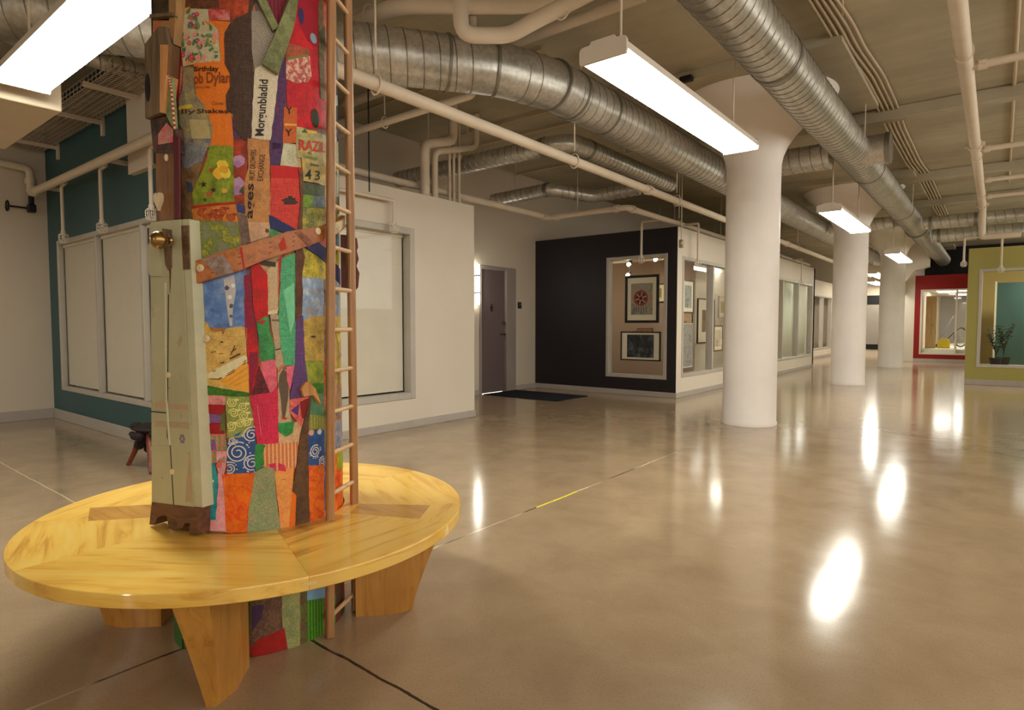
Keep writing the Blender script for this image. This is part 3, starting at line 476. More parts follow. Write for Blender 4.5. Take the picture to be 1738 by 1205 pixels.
# ------------------------------------------------------------------ floor and ceiling
CX, CYS = -2.37, (1.31, 7.70, 14.05, 20.45)
struct(MB().box(-14, 4.0, -7, 34, -.12, 0).done('floor', M_floor, smooth=0))
b = MB().box(-14, 4.0, -7, 34, 4.0, 4.2)
for cy in CYS + (26.85, -5.0): b.box(CX - 1.14, CX + 1.14, cy - 1.14, cy + 1.14, 3.9, 4.01)
struct(b.done('ceiling', M_ceil, smooth=0))
k = 0
for y, z0, w in ((9.3, 3.84, .16), (13.5, 3.84, .16), (16.4, 3.84, .14), (19.2, 3.84, .14), (5.2, 3.95, .06), (23.3, 3.84, .14)):
    k += 1
    struct(MB().box(-1.2 if w < .1 else -2.9, 4.0, y - w / 2, y + w / 2, z0, 4.0, 0, .012).done('trim_%d' % k, M_ceil))

# ------------------------------------------------------------------ walls
def wall_with_hole(name, m, axis, pos, t, a0, a1, z0, z1, holes):
    """axis 'X': wall plane X=pos spanning Y a0..a1; axis 'Y': plane Y=pos spanning X. t = signed thickness. holes: (h0,h1,hz0,hz1) sorted"""
    b = MB()
    def bx(p, q, r, s):
        if q - p < 1e-4 or s - r < 1e-4: return
        if axis == 'X': b.box(min(pos, pos + t), max(pos, pos + t), p, q, r, s)
        else: b.box(p, q, min(pos, pos + t), max(pos, pos + t), r, s)
    c = a0
    for h0, h1, hz0, hz1 in holes:
        bx(c, h0, z0, z1); bx(h0, h1, z0, hz0); bx(h0, h1, hz1, z1); c = h1
    bx(c, a1, z0, z1)
    return struct(b.done(name, m, smooth=0))
def baseboard(name, axis, pos, t, a0, a1, h=.09, m=None):
    b = MB()
    if axis == 'X': b.box(min(pos, pos + t), max(pos, pos + t), a0, a1, 0, h, 0, .004)
    else: b.box(a0, a1, min(pos, pos + t), max(pos, pos + t), 0, h, 0, .004)
    return struct(b.done(name, m or M_base))
def window(n, axis, pos, t, a0, a1, z0, z1, mull, fw=.06, fm=None, label=None):
    """frame flush with the wall face; t signed depth into the wall; the pane is a part"""
    fm = fm or M_alu
    b = MB(); p0 = pos - math.copysign(.012, t); p1 = pos + t
    def bx(q, r, s, u, e=0):
        lo, hi = min(p0 + e, p1 - e), max(p0 + e, p1 - e)
        if axis == 'X': b.box(lo, hi, q, r, s, u, 0, .006)
        else: b.box(q, r, lo, hi, s, u, 0, .006)
    bx(a0, a0 + fw, z0, z1); bx(a1 - fw, a1, z0, z1); bx(a0 + fw, a1 - fw, z0, z0 + fw); bx(a0 + fw, a1 - fw, z1 - fw, z1)
    for q in mull: bx(q - .028, q + .028, z0 + fw, z1 - fw)
    w = struct(b.done('window_%d' % n, fm), label)
    cuts = [a0 + fw] + [v for q in mull for v in (q - .028, q + .028)] + [a1 - fw]
    g0 = pos + t * .55
    for i in range(0, len(cuts), 2):
        b = MB()
        if axis == 'X': b.box(g0, g0 + .006, cuts[i], cuts[i + 1], z0 + fw, z1 - fw)
        else: b.box(cuts[i], cuts[i + 1], g0, g0 + .006, z0 + fw, z1 - fw)
        b.done('glass_pane', M_glass, w, 0)
    return w
M_blind = paint('blind_slat', (212, 200, 182), 0.55, .03, 4)
M_blindcord = paint('blind_cord', (220, 212, 200), 0.6)
def blind(label, axis, pos, a0, a1, z0, z1, sgn, group='closed venetian blinds'):
    """sgn: which side of pos the room lies (slats tilt closed)"""
    c = Vector((pos, (a0 + a1) / 2, z0)) if axis == 'X' else Vector(((a0 + a1) / 2, pos, z0))
    t = thing('window_blind', label, 'blind', c, group)
    b = MB(); n = int((z1 - z0) / .024); w = a1 - a0
    u = Vector((0, 1, 0)) if axis == 'X' else Vector((1, 0, 0)); nrm = Vector((1, 0, 0)) if axis == 'X' else Vector((0, 1, 0))
    for i in range(n):
        z = z0 + .03 + i * .024
        v = (Vector((0, 0, 1)) * math.cos(.10) + nrm * math.sin(.10) * sgn).normalized()
        b.obox(Vector((c.x, c.y, z)), u, v.cross(u), v, w, .0016, .0265)
    b.done('slats', M_blind, t, 0)
    MB().obox(Vector((c.x, c.y, z1 - .02)), u, nrm, Vector((0, 0, 1)), w, .045, .04, 0, .004).done('headrail', M_blind, t)
    for q in (.2, .8):
        b = MB(); p = Vector((c.x, c.y, 0)) + u * (q - .5) * w - nrm * .018 * sgn * -1
        b.bar((p.x, p.y, z0 + .01), (p.x, p.y, z1 - .03), .006, .003)
        b.done('ladder_cord', M_blindcord, t)
    return t

# left end of the alcove
struct(MB().box(-9.80, -9.66, -7, 3.4, 0, 4.0).done('wall_left', M_cream, smooth=0))
baseboard('baseboard_left', 'X', -9.66, .012, -7, 2.49, .13)
# teal wall, facing the camera
wall_with_hole('wall_teal', M_teal, 'Y', 2.5, .14, -9.66, -5.40, 0, 4.0, [(-9.30, -5.60, .39, 2.27)])
baseboard('baseboard_teal', 'Y', 2.5, -.012, -9.64, -5.40, .13)
window(1, 'Y', 2.5, .05, -9.30, -5.60, .39, 2.27, (-7.96, -6.70), .055)
struct(MB().box(-6.81, -5.40, 2.44, 2.5, 2.71, 4.0).done('trim_20', M_white, smooth=0))
blind('pale closed blind in the window nearest the corner of the teal wall', 'Y', 2.56, -9.24, -8.0, .443, 2.22, 1)
blind('pale closed blind in the middle pane of the teal wall window', 'Y', 2.56, -7.925, -6.735, .443, 2.22, 1)
blind('pale closed blind right behind the door knob in the teal wall', 'Y', 2.56, -6.665, -5.66, .443, 2.22, 1)
struct(MB().box(-9.66, -7.0, 3.3, 3.4, 0, 4.0).done('wall_office', M_cream, smooth=0))
# white block with the large window
wall_with_hole('wall_white', M_white, 'X', -5.40, -.14, 2.5, 6.0, 0, 2.77, [(2.90, 4.95, .345, 2.345)])
struct(MB().box(-7.0, -5.54, 5.86, 6.0, 0, 2.77).done('wall_return', M_white, smooth=0))
baseboard('baseboard_white', 'X', -5.40, .012, 2.5, 6.012, .09)
baseboard('baseboard_return', 'Y', 6.0, .012, -7.0, -5.40, .09)
window(2, 'X', -5.40, -.12, 2.90, 4.95, .345, 2.345, (), .075)
blind('large pale blind filling the window of the white wall', 'X', -5.52, 2.98, 4.86, .42, 2.28, -1)
struct(MB().box(-7.0, -5.545, 2.64, 5.855, 2.70, 2.765).done('trim_21', M_cream, smooth=0))
# wall with the restroom door
wall_with_hole('wall_door', M_cream, 'X', -7.0, -.14, 2.64, 34, 0, 4.0, [(7.90, 8.92, 0, 2.25)])
baseboard('baseboard_door', 'X', -7.0, .012, 8.92, 9.54, .09)
baseboard('baseboard_sconce', 'X', -7.0, .012, 6.01, 7.90, .09)
b = MB()
b.box(-7.10, -6.985, 7.90, 7.96, 0, 2.25, 0, .006); b.box(-7.10, -6.985, 8.64, 8.92, 0, 2.25, 0, .006); b.box(-7.10, -6.985, 7.96, 8.64, 2.19, 2.25, 0, .006)
M_doorgrey = paint('grey_purple_door', (104, 88, 86), 0.5, .05, 2)
M_doorframe = paint('door_frame_grey', (150, 136, 128), 0.5, .05, 2)
d = struct(b.done('door_1', M_doorframe))
dp = MB().box(-7.075, -7.03, 7.965, 8.635, .012, 2.185, 0, .004).done('door_panel', M_doorgrey, d)
M_chrome = metal('satin_steel', (170, 164, 154), 0.3, .08)
MB().tube([(-7.03, 8.59, 1.05), (-6.97, 8.59, 1.05)], .014, 12).tube([(-6.975, 8.60, 1.05), (-6.975, 8.47, 1.05)], .010, 10).lathe([(.03, 0), (.03, .004)], (-7.03, 8.59, 1.05), 12).done('door_handle', M_chrome, dp)
MB().tube([(-7.03, 8.59, 1.25), (-6.995, 8.59, 1.25)], .03, 16).done('deadbolt', M_chrome, dp)
# small restroom pictogram on the door
b = MB(); b.tube([(-7.03, 8.27, 1.57), (-7.024, 8.27, 1.57)], .018, 14)
b.prism([(8.27 - .035, 1.545), (8.27 - .022, 1.45), (8.27 - .014, 1.45), (8.27, 1.53), (8.27 + .014, 1.45), (8.27 + .022, 1.45), (8.27 + .035, 1.545)], lambda a, c, t: Vector((t, a, c)), -7.031, -7.025)
b.done('pictogram', M_black, dp)
# dark wall with the display window, and the gallery front
wall_with_hole('wall_dark', M_dark, 'Y', 9.54, .14, -7.0, -4.262, 0, 2.82, [(-5.44, -4.29, .30, 2.40)])
struct(MB().box(-4.262, -4.121, 9.532, 9.54, .0, 2.82).done('trim_22', M_dark, smooth=0))
baseboard('baseboard_dark', 'Y', 9.54, -.012, -6.99, -4.12, .09)
window(3, 'Y', 9.54, .12, -5.44, -4.29, .30, 2.40, (), .06)
wall_with_hole('wall_gallery', M_white, 'X', -4.12, -.14, 9.54, 19.15, 0, 2.82, [(9.74, 14.30, .33, 2.36), (15.35, 18.90, .33, 2.36)])
baseboard('baseboard_gallery', 'X', -4.12, .012, 9.53, 19.15, .09)
window(4, 'X', -4.12, -.12, 9.74, 14.30, .33, 2.36, (11.16, 12.72), .06)
window(5, 'X', -4.12, -.12, 15.35, 18.90, .33, 2.36, (15.85, 17.35), .06)
struct(MB().box(-6.99, -4.265, 9.69, 18.99, 2.80, 2.86).done('gallery_light_lid', M_cream, smooth=0))  # lid added so the gallery lamps don't light the space above
struct(MB().box(-6.99, -5.245, 19.16, 27.9, 2.80, 2.86).done('shop_light_lid', M_cream, smooth=0))  # same kind of added lid, holding in the shop's lamp light
# set-back shop front beyond
wall_with_hole('wall_shop', M_white, 'X', -5.1, -.14, 19.15, 27.9, 0, 2.82, [(20.6, 26.6, .3, 2.3)])
baseboard('baseboard_shop', 'X', -5.1, .012, 19.15, 27.9, .09)
window(6, 'X', -5.1, -.12, 20.6, 26.6, .3, 2.3, (22.1, 23.6, 25.1), .06)
struct(MB().box(-7.0, -4.12, 19.01, 19.15, 0, 2.82).done('wall_shop_end', M_white, smooth=0))
# end of the corridor
M_panel = paint('grey_wall_panel', (150, 140, 130), 0.6, .05, 2)
b = MB().box(-7.0, -2.95, 28, 28.15, 0, 4.0).box(-5.1, -2.95, 27.96, 28.0, 2.02, 2.38, 1).box(-5.1, -2.95, 27.96, 28, .24, .44, 1).box(-5.1, -2.95, 27.97, 28, .44, 2.02, 2)
struct(b.done('wall_far', [M_cream, M_black, M_panel], smooth=0))
# white pier with a haunch under the beam
b = MB().box(-2.95, -2.14, 24.0, 28.1, 0, 4.0)
b.prism([(-2.56, 2.35), (-2.14, 2.95), (-1.75, 3.08), (-1.75, 4.0), (-2.56, 4.0)], lambda a, c, t: Vector((a, t, c)), 23.55, 24.0)
struct(b.done('wall_pier', M_white, smooth=0))
baseboard('baseboard_pier', 'Y', 24.0, -.012, -2.95, -2.14, .09, M_white)
# red wall
wall_with_hole('wall_red', M_red, 'Y', 24.0, .14, -2.14, 1.5, 0, 2.82, [(-1.98, .4, .25, 2.36)])
baseboard('baseboard_red', 'Y', 24.0, -.012, -2.14, 1.5, .11)
window(7, 'Y', 24.0, .12, -1.98, .4, .25, 2.36, (-1.02, -.75), .05, M_white)
struct(MB().box(-2.13, 4.0, 27.0, 27.1, 2.7, 4.0).done('wall_above_red', M_black, smooth=0))
# olive shop front on the right
wall_with_hole('wall_olive', M_green, 'Y', 15.54, .14, -.49, 4.0, 0, 2.76, [(-.31, 2.4, .36, 2.34)])
baseboard('baseboard_olive', 'Y', 15.54, -.012, -.49, 4.0, .11)
window(8, 'Y', 15.54, .12, -.31, 2.4, .36, 2.34, (), .06)
wall_with_hole('wall_olive_side', M_green, 'X', -.49, .14, 15.68, 24.0, 0, 2.76, [(20.0, 23.2, .36, 2.34)])

struct(MB().box(4.0, 4.14, -7, 34, 0, 1.7).done('light_baffle_right', M_cream, smooth=0))  # unseen low wall, height set to limit world light from the right
struct(MB().box(-14, 4.0, -7.14, -7.0, 0, 4.0).done('light_baffle_back', M_cream, smooth=0))  # unseen wall added to block world light from behind the viewer
# ------------------------------------------------------------------ plain white columns
def col_profile():
    p = [(.318, 0.0), (.322, .03), (.312, .055), (.311, .5), (.311, 3.12), (.33, 3.22), (.38, 3.34), (.46, 3.46), (.57, 3.58), (.70, 3.70), (.84, 3.82), (.90, 3.90)]
    return p
c0 = MB().lathe(col_profile(), (CX, CYS[1], 0), 64).done('round_column', M_col, None, 40, (CX, CYS[1], 0))
tag(c0, 'nearest plain white round concrete column on the polished floor', 'column', 'plain white columns')
for cy, lb in ((CYS[2], 'middle one of the three plain white columns in the row'), (CYS[3], 'farthest plain white column, beside the pier by the red wall')):
    c = copy_tree(c0, (CX, cy, 0), None, lb)
# ------------------------------------------------------------------ pendant lamps
def make_lamp(loc, L=2.44, rz=0.0, label='', rods=True):
    t = thing('pendant_light', label, 'ceiling lamp', loc, 'hanging fluorescent lights')
    o = Vector(loc)
    def W(x, y, z): return o + Vector((x, y, z))
    h = L / 2
    # diffuser: shallow wrap-round tray
    b = MB(); b.prism([(-.132, .0), (.132, .0), (.146, .03), (-.146, .03)], lambda a, c, y: W(a, y, c), -h + .02, h - .02)
    b.done('diffuser', M_lens, t, 0)
    b = MB(); b.prism([(-.15, .03), (.15, .03), (.15, .07), (.12, .09), (-.12, .09), (-.15, .07)], lambda a, c, y: W(a, y, c), -h + .02, h - .02)
    b.done('housing', M_lamphouse, t, 20)
    for s in (-1, 1):
        b = MB(); b.prism([(-.15, -.002), (.15, -.002), (.155, .02), (.155, .075), (.147, .092), (.132, .098), (.085, .1), (.075, .118), (-.075, .118), (-.085, .1), (-.132, .098), (-.147, .092), (-.155, .075), (-.155, .02)], lambda a, c, y: W(a, y, c), s * h - s * .02, s * h)
        b.done('end_cap', M_lamphouse, t, 0)
    if rods:
        for s in (-1, 1):
            MB().tube([W(0, s * (h - .22), .11), W(0, s * (h - .22), 4.0 - loc[2])], .008, 8).lathe([(.035, 0), (.035, .02)], W(0, s * (h - .22), .10), 12).done('hanger_rod', M_pipe, t)
    t.rotation_euler = (0, 0, rz)
    return t
LX = -1.83
lampA = make_lamp((LX, 4.36, 2.75), label='nearest lit fluorescent lamp over the corridor, in front of the first white column')
for y, lb in ((10.42, 'lit fluorescent lamp hanging in front of the second white column'), (16.75, 'lit fluorescent lamp hanging in front of the farthest white column'),
              (-5.9, 'added fill lamp behind the viewer over the corridor')):  # unseen lamp behind the viewer, added to brighten the walls
    copy_tree(lampA, (LX, y, 2.75), 0, lb)
copy_tree(lampA, (-3.0, 22.4, 2.75), 0, 'small far lamp seen left of the farthest white column, the nearer of two')
copy_tree(lampA, (-3.60, 26.4, 2.75), 0, 'small far lamp seen left of the farthest white column, the farther of two')
l0 = make_lamp((-3.90, 1.18, 2.75), 2.2, R_(90), 'bright lamp at the upper left, hanging crossways beside the collage column')
copy_tree(l0, (-8.1, -1.6, 2.75), R_(90), 'added fill lamp out of view on the left, in front of the teal wall')  # out-of-view lamp added to light the teal alcove
# unlit box duct in line behind the bright lamp
b = MB().box(-6.62, -5.14, 1.04, 1.44, 2.70, 2.92, 0, .008)
bx = b.done('box_duct', paint('box_duct_cream', (206, 190, 164), .6, .04, 3)); tag(bx, 'cream square box duct behind the bright lamp at the upper left', 'duct')
for q in (-6.0, -6.5): MB().tube([(q, 1.24, 2.92), (q, 1.24, 4.0)], .008, 8).done('hanger_rod', M_pipe, bx)

# ------------------------------------------------------------------ ducts
def helix(b, p, q, r, pitch, mi=1, w=.006, seg=24):
    p = Vector(p); q = Vector(q); d = q - p; L = d.length; d.normalize()
    n = d.cross(Vector((0, 0, 1))).normalized(); m = d.cross(n)
    N = int(L / pitch * seg); prev = None
    for i in range(N + 1):
        a = 2 * PI * i / seg; c = p + d * (L * i / max(N, 1)); e = n * math.cos(a) + m * math.sin(a)
        v = [b.bm.verts.new(c + d * s + e * (r + k)) for s, k in ((-w, .0), (-w * .4, .005), (w * .4, .005), (w, .0))]
        if prev:
            for j in range(3): b._face([prev[j], prev[j + 1], v[j + 1], v[j]], mi)
        prev = v
def collar(b, c, d, r, w=.03, h=.008, mi=1):
    c = Vector(c); d = Vector(d).normalized()
    b.tube([c - d * w, c + d * w], r + h, 32, mi)
def duct(name, label, segs, r, pitch=.13, collars=(), fillet=0, extra=None, hang=()):
    b = MB()
    b.tube(segs, r, 32, 0, True, fillet, 5)
    for p, q in zip(segs, segs[1:]):
        p = Vector(p); q = Vector(q); d = (q - p).normalized()
        a = p + d * (fillet + .03 if p != Vector(segs[0]) else 0.02); e = q - d * (fillet + .03 if q != Vector(segs[-1]) else 0.02)
        if pitch and (e - a).length > pitch: helix(b, a, e, r, pitch)
    for c, d in collars: collar(b, c, d, r)
    if extra: extra(b)
    o = b.done(name, [M_duct, M_seam], None, 40, segs[0])
    tag(o, label, 'duct')
    for hx, hy, z0 in hang:
        MB().tube([(hx, hy, z0), (hx, hy, 4.0)], .007, 8).done('hanger_rod', M_pipe, o)
    return o
AX, AZ, AR = -1.563, 3.512, .215
def branch(b):
    b.tube([(AX, 9.25, AZ - .02), (AX + .42, 9.25, AZ - .02)], .19, 28, 0); collar(b, (AX + .40, 9.25, AZ - .02), (1, 0, 0), .19)
    b.tube([(AX, 17.32, AZ), (AX, 17.36, AZ)], AR + .03, 32, 1)
duct('air_duct', 'large round spiral duct running down the corridor above the lamps on the right', [(AX, -4, AZ), (AX, 26.6, AZ)], AR, .125, [((AX, 5.6, AZ), (0, 1, 0)), ((AX, 10.4, AZ), (0, 1, 0)), ((AX, 14.4, AZ), (0, 1, 0))], 0, branch, [(AX + .23, y, AZ) for y in (3.2, 8.6, 14.0, 19.6)])
BX, BZ, BR = -3.28, 3.43, .22
E0 = Vector((BX, 4.40, BZ)); dd = Vector((-.575, -.818, 0))
E1 = E0 + dd * 6.0
mid = E0 + Vector((0, .36, 0)) ; m0 = E0 + dd * .30
def flange(b):
    for s in (.34, .75): collar(b, E0 + dd * s, dd, BR, .012, .012)
    for s in (.02, .34, .95): collar(b, E0 + Vector((0, .30 + s, 0)), (0, 1, 0), BR, .012, .010)
duct('air_duct', 'large spiral duct with an elbow, crossing behind the collage column towards the white columns', [E1, m0, mid, (BX, 24.0, BZ)], BR, .135, [], .16, flange, [(BX - .24, y, BZ) for y in (5.6, 9.4, 12.4)])
duct('cross_duct', 'short round duct crossing behind the nearest white column', [(AX - .2, 8.9, 3.42), (BX + .18, 8.9, 3.42)], .17, .13)
duct('wall_duct', 'dull round duct along the top of the teal wall, ending in an open flange', [(-9.60, 1.80, 3.58), (-6.45, 1.80, 3.58)], .17, .16, [((-6.46, 1.80, 3.58), (1, 0, 0)), ((-6.9, 1.80, 3.58), (1, 0, 0))], 0, None, [(-7.2, 1.80, 3.7), (-9.0, 1.80, 3.7)])
duct('small_duct', 'thin spiral duct above the cable tray by the teal wall', [(-6.22, .9, 3.52), (-6.18, 2.49, 3.52)], .075, .09, [], 0, None, [(-6.21, 1.2, 3.55)])
duct('branch_duct', 'slim shiny duct with an elbow above the door alcove', [(-7.0, 6.10, 3.36), (-3.98, 6.10, 3.36), (-3.98, 8.9, 3.36)], .11, .1, [((-4.35, 6.1, 3.36), (1, 0, 0)), ((-3.98, 6.5, 3.36), (0, 1, 0))], .25, None, [(-5.6, 6.1, 3.4), (-4.1, 8.2, 3.4)])
duct('branch_duct', 'slim kinked duct over the dark wall, nearer the door', [(-6.55, 7.75, 3.26), (-5.45, 7.80, 3.30), (-5.0, 8.35, 3.22), (-4.25, 8.42, 3.26)], .10, .1, [((-5.5, 7.80, 3.30), (1, 0, 0))], .15, None, [(-6.1, 7.77, 3.3), (-4.5, 8.4, 3.3)])
for y, z, r, lb in ((15.65, 3.36, .13, 'grey round duct across the ceiling above the olive shop front, the nearer one'), (18.0, 3.36, .16, 'grey round duct across the ceiling above the olive shop front, the farther one')):
    duct('cross_duct', lb, [(AX + .26, y, z), (3.9, y, z)], r, .15, [((AX + .4, y, z), (1, 0, 0)), ((-.4, y, z), (1, 0, 0))], 0, None, [(.4, y, z), (2.4, y, z)])
duct('cross_duct', 'round duct between the second and the farthest white columns', [(BX + .24, 15.35, 3.4), (AX - .23, 15.35, 3.4)], .13, .15, [], 0, None, [(-2.5, 15.35, 3.4)])

# ------------------------------------------------------------------ pipes
def clamp_pts(b, c, d, r):
    """grooved coupling: two rings and a lug"""
    c = Vector(c); d = Vector(d).normalized(); b.tube([c - d * .035, c + d * .035], r * 1.35, 14)
    s = d.cross(Vector((0, 0, 1)));  s = s.normalized() if s.length > .1 else Vector((1, 0, 0))
    b.obox(c, d, s, d.cross(s), .05, r * 3.5, r * .8)
def pipe(name, label, pts, r, coup=(), fillet=.06, hang=(), cat='pipe', m=None, group=None, top=4.0):
    b = MB().tube(pts, r, 16, 0, True, fillet)
    for c, d in coup: clamp_pts(b, c, d, r)
    o = b.done(name, m or M_pipe, None, 40, pts[0]); tag(o, label, cat, group)
    for x, y, z in hang:
        h = MB().tube([(x, y, z + r * 2.2), (x, y, top if y > 4 else 4.0)], .007, 8)
        n = 14
        h.tube([(x + (r + .008) * math.sin(2 * PI * k / n), y, z + (r + .012) * math.cos(2 * PI * k / n) * 1.25) for k in range(n + 1)] if abs(pts[0][0] - pts[1][0]) < .01 else [(x, y + (r + .008) * math.sin(2 * PI * k / n), z + (r + .012) * math.cos(2 * PI * k / n) * 1.25) for k in range(n + 1)], .006, 6)
        h.done('pipe_hanger', M_pipe, o)
    return o
pipe('sprinkler_main', 'long cream sprinkler main running straight down the corridor left of the columns', [(-3.37, 1.95, 3.99), (-3.37, 1.95, 2.86), (-3.37, 23.5, 2.84)], .045, [((-3.37, 6.9, 2.855), (0, 1, 0)), ((-3.37, 13.2, 2.85), (0, 1, 0))], .07, [(-3.37, y, 2.86) for y in (2.75, 5.25, 7.75, 10.25, 14)], 'pipe', None, None, 3.23)
lp = pipe('sprinkler_pipe', 'cream pipe that turns twice round the alcove above the dark wall', [(-5.62, 2.7, 2.92), (-5.62, 8.04, 2.92), (-4.26, 8.04, 2.92), (-4.26, 19.0, 2.92)], .042, [((-5.62, 7.88, 2.92), (0, 1, 0)), ((-5.46, 8.04, 2.92), (1, 0, 0)), ((-4.42, 8.04, 2.92), (1, 0, 0)), ((-4.26, 8.20, 2.92), (0, 1, 0))], .08, [(-5.1, 8.04, 2.92), (-4.26, 9.9, 2.92), (-4.26, 12.5, 2.92), (-4.26, 16, 2.92), (-5.62, 5.4, 2.92)])
pipe('branch_pipe', 'thin cream pipe crossing high above the white wall', [(-6.9, 4.19, 3.3), (-3.78, 4.19, 3.3), (-3.78, 4.19, 3.98)], .035, [((-5.6, 4.19, 3.3), (1, 0, 0))], .05, [(-5.0, 4.19, 3.3)])
pipe('drain_pipe', 'fat cream drain pipe with a dropped bend in front of the big duct', [(-6.2, 3.3, 3.80), (-3.85, 3.40, 3.80), (-3.03, 4.05, 3.80), (-2.2, 4.10, 3.80)], .07, [], .15, [(-4.2, 3.38, 3.80)])
pipe('drain_pipe', 'cream drain pipe looped low in front of the duct elbow at the top', [(-3.05, 3.24, 3.99), (-3.05, 3.26, 3.28), (-2.79, 3.48, 3.28), (-2.60, 3.48, 3.31), (-1.99, 3.53, 3.41), (-1.99, 3.53, 3.99)], .055, [], .10, [(-2.35, 3.50, 3.35)])
pipe('overhead_pipe', 'thinner cream pipe running crossways above the big left duct near the top edge', [(-6.2, 4.6, 3.86), (-2.3, 4.6, 3.86)], .05, [], 0, [(-4.6, 4.6, 3.86)])
RX = -.29
pipe('overhead_pipe', 'cream pipe running away overhead on the right, ending above the olive shop front', [(RX, -4, 3.52), (RX, 15.3, 3.52), (RX, 15.3, 2.95), (RX + .6, 15.3, 2.95)], .06, [((RX, 5.0, 3.52), (0, 1, 0)), ((RX, 9.9, 3.52), (0, 1, 0)), ((RX, 14.9, 3.52), (0, 1, 0))], .06, [(RX, y, 3.52) for y in (6.5, 10.5, 13.6)])
for y, lb in ((6.9, 'cream cross pipe teed off the right overhead pipe, nearest the viewer'), (10.2, 'cream cross pipe teed off the right overhead pipe, second from the viewer'), (12.4, 'cream cross pipe teed off the right overhead pipe, third from the viewer'), (14.0, 'cream cross pipe teed off the right overhead pipe, nearest the olive shop front')):
    pipe('branch_pipe', lb, [(RX + .05, y, 3.52), (3.9, y, 3.52)], .035, [((RX + .12, y, 3.52), (1, 0, 0))], 0, [(1.0, y, 3.52)])
M_conduit = paint('painted_conduit', (190, 170, 140), .55, .05, 5)
for i in range(5):
    x0 = -1.33 + i * .052
    pts = [(x0 - .01 * i, -3, 3.965), (x0 - .01 * i, 5.6, 3.965), (x0 + .01, 6.4, 3.965), (x0 + .01, 7.0, 3.965), (x0 + .06, 7.9, 3.965), (x0 + .06, 9.0, 3.965), (x0 + .03, 10.2, 3.965), (x0 + .03, 12.4, 3.965), (x0 + .08, 13.6, 3.965), (x0 + .08, 22, 3.965)]
    pipe('ceiling_conduit', 'thin wavy conduit in the bundle on the ceiling right of the corridor duct', pts, .014, [], .2, (), 'conduit', M_conduit, 'bundle of ceiling conduits')
pipe('ceiling_conduit', 'single thin conduit on the ceiling at the far right, beyond the overhead pipe', [(.02, -2, 3.98), (.10, 15.4, 3.98)], .018, [], 0, (), 'conduit', M_conduit)
pipe('ceiling_conduit', 'short thin conduit curving away from the bundle towards the right overhead pipe', [(-1.16, 6.2, 3.97), (-1.08, 5.7, 3.975), (-.8, 5.45, 3.975), (.4, 5.35, 3.98)], .012, [], .2, (), 'conduit', M_conduit)
for y in (4.75, 5.05, 6.55, 7.1, 8.9): pipe('ceiling_conduit', 'one of the thin conduits running crossways on the dim ceiling above the door alcove', [(-6.98, y, 3.96), (-3.62, y, 3.96)], .016, [], 0, (), 'conduit', M_conduit, 'crossways conduits over the alcove')
# risers standing on the white block
pipe('riser_pipe', 'thick cream riser bending off the white block, left of the pair', [(-5.475, 5.20, 2.77), (-5.475, 5.20, 3.40), (-5.46, 5.68, 3.54), (-5.46, 5.68, 3.99)], .058, [], .10)
pipe('riser_pipe', 'thick cream riser bending off the white block, right of the pair', [(-5.48, 5.37, 2.77), (-5.48, 5.37, 3.34), (-5.46, 6.12, 3.56), (-5.46, 6.12, 3.99)], .040, [], .10)
for y in (5.70, 5.78, 5.88): pipe('riser_conduit', 'one of three thin cream conduits standing on the end of the white block', [(-5.55, y, 2.77), (-5.55, y, 3.99)], .018, [((-5.55, y, 2.8), (0, 0, 1)), ((-5.55, y, 3.4), (0, 0, 1))], 0, (), 'conduit', None, 'thin conduits on the white block')

# caged sprinkler drops
M_cage = metal('cage_wire', (226, 214, 196), .4, .05, 5, 1.0, .3)
def sprinkler(label, arm, top, z1, group='caged sprinkler heads'):
    """arm: where it leaves its pipe; top: xy of the drop"""
    x, y = top; za = arm[2]
    t = thing('sprinkler_drop', label, 'sprinkler', (x, y, z1), group)
    pts = [arm, (x, y, za), (x, y, z1)] if (Vector(arm[:2]) - Vector(top)).length > .01 else [arm, (x, y, z1)]
    dp_ = MB().tube(pts, .019, 12, 0, True, .03).tube([(x, y, z1 + .02), (x, y, z1 - .03)], .026, 12).done('drop_pipe', M_pipe, t)
    b = MB()
    for k in range(6):
        a = k * PI / 3; ca, sa = math.cos(a), math.sin(a)
        b.tube([(x + .026 * ca, y + .026 * sa, z1 - .01), (x + .05 * ca, y + .05 * sa, z1 - .03), (x + .05 * ca, y + .05 * sa, z1 - .09), (x + .03 * ca, y + .03 * sa, z1 - .115)], .0035, 5)
    for zz, rr in ((.03, .05), (.06, .051), (.09, .05), (.115, .03)):
        b.tube([(x + rr * math.cos(q * PI / 8), y + rr * math.sin(q * PI / 8), z1 - zz) for q in range(17)], .003, 5, 0, False)
    ORG[dp_.name] = ORG[t.name]; b.done('wire_cage', M_cage, dp_)
    MB().lathe([(.008, -.09), (.022, -.088), (.022, -.084), (.007, -.08), (.009, -.03)], (x, y, z1), 12).done('sprinkler_head', M_chrome, dp_)
    return t
wp = pipe('wall_pipe', 'cream pipe sloping along the teal wall, carrying the caged sprinklers', [(-9.5, 2.0, 3.18), (-9.5, 2.30, 3.16), (-9.5, 2.30, 2.86), (-5.7, 2.30, 2.86)], .045, [((-9.35, 2.30, 2.86), (1, 0, 0)), ((-9.5, 2.30, 3.0), (0, 0, 1))], .07)
for x in (-9.0, -7.0): MB().box(x - .02, x + .02, 2.30, 2.499, 2.84, 2.88).done('wall_bracket', M_pipe, wp)
pipe('wall_pipe', 'cream pipe along the cream wall at the far left', [(-9.5, -5, 3.16), (-9.5, 1.98, 3.18)], .04, [((-9.5, 1.85, 3.18), (0, 1, 0))], 0, [(-9.5, .5, 3.17)])
